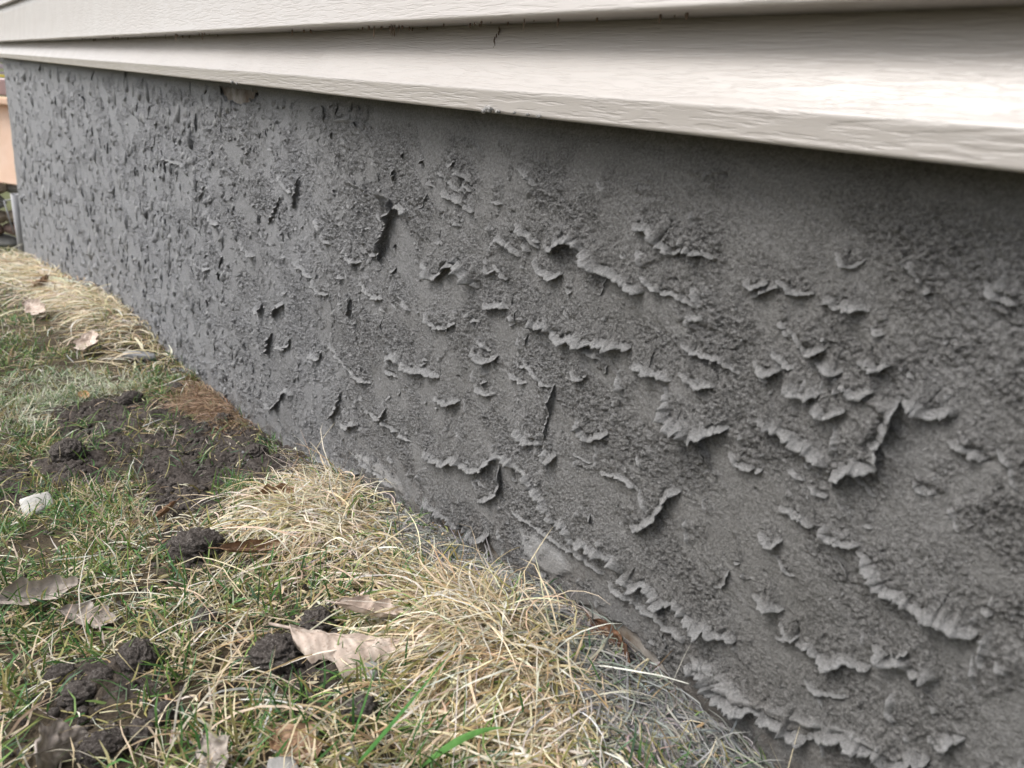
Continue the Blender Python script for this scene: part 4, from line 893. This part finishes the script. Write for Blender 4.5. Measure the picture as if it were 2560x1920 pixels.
# ------------------------------------------------------------------ fallen leaves
LOBE = .20
def leaf(loc, L, w, lobes, curl, roll, rot, m, label, seed, tilt=(0, 0), stalk=True, bend=.25):
    nu, nv = 34, 15
    u = np.linspace(0, 1, nu)[:, None]; v = np.linspace(-1, 1, nv)[None, :]
    r1 = np.random.default_rng(seed)
    half = np.sin(np.pi * np.clip(u, 0, 1) ** .85) ** .6 * w * .5
    half = half * (1 + (LOBE * np.cos(u * lobes * 2 * np.pi + v * .5) if lobes else 0)) * (1 + .16 * gnoise(u * 9, np.sign(v) * 3 + seed, seed) + .09 * gnoise(u * 26, np.sign(v) * 3 + seed, seed)) + .0006
    x = u * L + .10 * L * np.abs(v) * (half / w) * 2; y = v * half
    # curl across (rolling the edges up) and along
    ang = curl * v + roll * np.abs(v)
    rad = half / (np.abs(curl) + .35)
    yy = y * np.cos(ang * .55); zz = np.abs(y) * np.sin(np.abs(ang) * .8) * np.sign(curl + 1e-6)
    zz = zz + bend * L * (u - .5) ** 2 * 1.6 + .07 * w * gnoise(u * 4 + seed, v * 2.3, seed + 1) - .03 * w * np.cos(v * 3.14) * 1.0 + .006 * w * np.cos(u * 46 + np.abs(v) * 9) * np.abs(v) + .05 * w * gnoise(u * 9 + seed, v * 5, seed + 4)
    V = np.stack(np.broadcast_arrays(x - L / 2, yy, zz), 2).reshape(-1, 3); F = grid_faces(nu, nv); n0 = len(V)
    V2 = V.copy(); V2[:, 2] -= .0006
    me = mesh_np('leaf', np.concatenate([V, V2]), np.concatenate([F, F[:, ::-1] + n0]))
    root = empty('oak_leaf', loc); root.rotation_euler = (tilt[0], tilt[1], rot)
    link('leaf_blade', me, m, root)
    # midrib
    s = np.linspace(0, 1, 14); mid = nv // 2
    Pm = V.reshape(nu, nv, 3)[np.linspace(0, nu - 1, 14).astype(int), mid]; 
    if stalk: Pm = np.concatenate([[Pm[0] + [-.16 * L, .01 * L, .01 * L]], Pm])
    rad_ = np.linspace(.0011, .0003, len(Pm)) * (L / .08)
    ring = np.array([(0, math.cos(a_), math.sin(a_)) for a_ in np.linspace(0, 2 * math.pi, 6)[:-1]])
    VV = (Pm[:, None, :] + [0, 0, .0004] + ring[None] * rad_[:, None, None]).reshape(-1, 3)
    FF = np.array([(i * 5 + j, i * 5 + (j + 1) % 5, (i + 1) * 5 + (j + 1) % 5, (i + 1) * 5 + j) for i in range(len(Pm) - 1) for j in range(5)])
    link('midrib', mesh_np('midrib', VV, FF), m, root)
    return tag(root, label, 'leaf')
def gz(x, y): return float(GZ(np.array([x]), np.array([y]))[0])
for (x, y, dz, L, w, lobes, curl, roll, rot, mk, label, seed, tilt, bend) in LEAVES:
    leaf((x, y, gz(x, y) + dz), L, w, lobes, curl, roll, rot, dict(p=M_leaf_pale, b=M_leaf_brown, g=M_leaf_grey, r=M_leaf_rust, o=M_leaf_orange)[mk], label, seed, tilt, bend=bend)

# white stone chip and pieces of dropped mortar
M_chip = rock_mat('pale_stone', (.34, .33, .30), (.60, .59, .56))
def chip(name, loc, r, m, label, cat, seed, rot=0, cuts=9, tilt=(0, 0)):
    import bmesh
    bm = bmesh.new(); bmesh.ops.create_cube(bm, size=2); q = random.Random(seed)
    bmesh.ops.subdivide_edges(bm, edges=bm.edges[:], cuts=5, use_grid_fill=True)
    for v in bm.verts:
        c = v.co; l = max(abs(c.x), abs(c.y), abs(c.z)); v.co = c * (1 - .16 * (c.length / 1.73) ** 3)
    V = np.array([v.co[:] for v in bm.verts])
    V *= (1 + .13 * fbm(V[:, 0] * 1.6 + V[:, 2], V[:, 1] * 1.6 - V[:, 2], seed, 4))[:, None]
    V[:, 0] += .22 * V[:, 1] * q.uniform(-1, 1); V[:, 0] *= 1 - .16 * V[:, 1]
    V *= np.array(r)
    for v, c in zip(bm.verts, V): v.co = c
    me = bpy.data.meshes.new(name); bm.to_mesh(me); bm.free()
    o = link(name, me, m); o.location = loc; o.rotation_euler = (tilt[0], tilt[1], rot); return tag(o, label, cat)
chip('stone_chip', (-1.125, -.375, gz(-1.125, -.375) + .010), (.016, .020, .007), M_chip, 'white flat stone chip lying on the soil at the left', 'stone', 4, .15, tilt=(.1, .5))
chip('mortar_piece', (-1.93, -.075, gz(-1.93, -.075) + .016), (.038, .014, .007), M_stucco, 'flat grey mortar sliver fallen beside the wall foot', 'mortar', 9, .9)
chip('mortar_piece', (-.452, -.205, gz(-.452, -.205) + .008), (.008, .006, .004), M_crumb, 'small grey mortar lump beside the big curled leaf', 'mortar', 12, .2)
chip('mortar_piece', (-.40, -.30, gz(-.40, -.30) + .006), (.010, .007, .004), M_crumb, 'small grey mortar lump in the grass at the bottom edge', 'mortar', 14, 1.2)

# ------------------------------------------------------------------ beyond the far corner of the house
M_terra, t_, b_ = mat('terracotta_board', (.60, .37, .25), .7, .3)
p = geo_pos(t_); n1 = noise(t_, p, 10, 4, .6); r_ = ramp(t_, n1.outputs[0], [(.3, (.80, .55, .40)), (.7, (.86, .63, .49))]); t_.links.new(r_.outputs[0], b_.inputs['Base Color'])
M_pink = mat('pink_sheet', (.66, .50, .49), .6)[0]; M_yel = mat('yellow_hose', (.62, .55, .06), .45)[0]
M_lil = mat('lilac_grey_metal', (.42, .39, .43), .45)[0]; M_pipe = mat('grey_plastic', (.36, .36, .37), .6)[0]; M_dark = mat('dark_timber', (.05, .04, .035), .8)[0]
def bevel_box(name, x0, x1, y0, y1, z0, z1, m, parent=None, bev=.006, lab=None, cat=None, org=None):
    import bmesh
    bm = bmesh.new(); bmesh.ops.create_cube(bm, size=1)
    for v in bm.verts: v.co = ((v.co.x) * (x1 - x0), v.co.y * (y1 - y0), v.co.z * (z1 - z0))
    bmesh.ops.bevel(bm, geom=bm.edges[:], offset=bev, segments=2, affect='EDGES')
    me = bpy.data.meshes.new(name); bm.to_mesh(me); bm.free()
    o = link(name, me, m, parent, False); c = Vector(((x0 + x1) / 2, (y0 + y1) / 2, (z0 + z1) / 2)); o.location = c - (org or Vector((0, 0, 0)))
    if lab: tag(o, lab, cat)
    return o
# planter trough made of terracotta-coloured boards, standing on the stones
po = Vector((-6.02, -.07, -.30))
pl = tag(empty('planter_box', po), 'orange brown planter box beyond the far wall corner', 'planter')
fb = bevel_box('front_board', -6.06, -6.03, -.50, .20, -.31, .19, M_terra, pl, .004, org=po); fb.rotation_euler.y = -.22; fb.location.x -= .01; pl.rotation_euler.z = math.radians(-48)
bevel_box('rim', -6.10, -6.015, -.52, .22, .172, .215, M_terra, pl, .008, org=po)
bevel_box('back_board', -6.40, -6.37, -.50, .20, -.295, .17, M_terra, pl, .004, org=po)
bevel_box('side_board', -6.3685, -6.0615, -.50, -.47, -.295, .17, M_terra, pl, .004, org=po)
bevel_box('pink_crate', -6.5, -6.12, -.45, .20, .218, .315, M_pink, bev=.01, lab='pale pink crate lying on top of the orange planter', cat='crate')
bt = Vector((-6.6, -.1, .32))
bn = tag(empty('garden_bench', bt), 'lilac grey slatted bench top behind the far wall corner', 'bench')
for k, z in enumerate((.325, .375)):
    bevel_box('slat', -6.62, -6.58, -.7, .35, z, z + .03, M_lil, bn, .004, org=bt)
for yy in (-.62, .28): bevel_box('leg', -6.66, -6.625, yy, yy + .03, -.95, .42, M_lil, bn, .004, org=bt)
# hose
hp = [(-6.2, -.6 + .9 * k / 16, .33 + .006 * math.sin(k * .7)) for k in range(17)]
hr = [[(q[0] + .007 * math.cos(a_), q[1], q[2] + .007 * math.sin(a_)) for a_ in np.linspace(0, 2 * math.pi, 11)[:-1]] for q in hp]
hf = np.array([(i * 10 + j, i * 10 + (j + 1) % 10, (i + 1) * 10 + (j + 1) % 10, (i + 1) * 10 + j) for i in range(16) for j in range(10)])
tag(link('garden_hose', mesh_np('garden_hose', np.array(hr).reshape(-1, 3), hf), M_yel), 'yellow hose lying over the pink crate', 'hose')
# field stones stacked under the planter
SM = [rock_mat('field_stone_tan', (.22, .17, .12), (.40, .33, .25)), rock_mat('field_stone_grey', (.20, .19, .17), (.36, .35, .32)), rock_mat('field_stone_red', (.24, .15, .12), (.36, .26, .22))]
SL = STONE_LABELS
for k, (y, z, r, mi, lab) in enumerate(SL):
    me = lump_me('field_stone', (r * .9, r, r * .45), 400 + k, 4, .22, 1, 1.2)
    o = link('field_stone', me, SM[mi]); o.location = (-6.02 - .02 * (k % 3), y, z); o.rotation_euler = (.15 * (k % 3 - 1), 0, k)
    tag(o, lab, 'stone', 'field stones stacked beyond the wall corner')
def pipe(name, a, b_, r, m, lab, cat):
    a = np.array(a); b_ = np.array(b_); d = (b_ - a); d /= np.linalg.norm(d); s1 = np.cross(d, [0, 1, 0.01]); s1 /= np.linalg.norm(s1); s2 = np.cross(d, s1)
    k = 16; an = np.linspace(0, 2 * math.pi, k + 1)[:-1]; V = []
    for c_, rr_ in ((a, r * .8), (a, r), (b_, r), (b_, r * .8), (a, r * .8)):
        V += [c_ + rr_ * (math.cos(t) * s1 + math.sin(t) * s2) - a for t in an]
    F = np.array([(i * k + j, i * k + (j + 1) % k, (i + 1) * k + (j + 1) % k, (i + 1) * k + j) for i in range(4) for j in range(k)])
    o = link(name, mesh_np(name, np.array(V), F), m); o.location = a; return tag(o, lab, cat)
pipe('drain_pipe', (-5.58, .006, -.78), (-5.50, -.012, -.31), .022, M_pipe, 'pale grey pipe leaning at the far wall corner', 'pipe')
fr = Vector((-5.85, -.03, -.5)); f_ = tag(empty('wire_frame', fr), 'thin metal frame leaning on the stones by the pipe', 'frame')
for q in [((-5.85, -.045, -.40), (-5.85, .03, -.385)), ((-5.85, -.045, -.40), (-5.85, -.012, -.60)), ((-5.85, .03, -.385), (-5.85, .045, -.60))]:
    o = pipe('bar', q[0], q[1], .004, M_pipe, None, None); o.parent = f_; o.location = Vector(q[0]) - fr
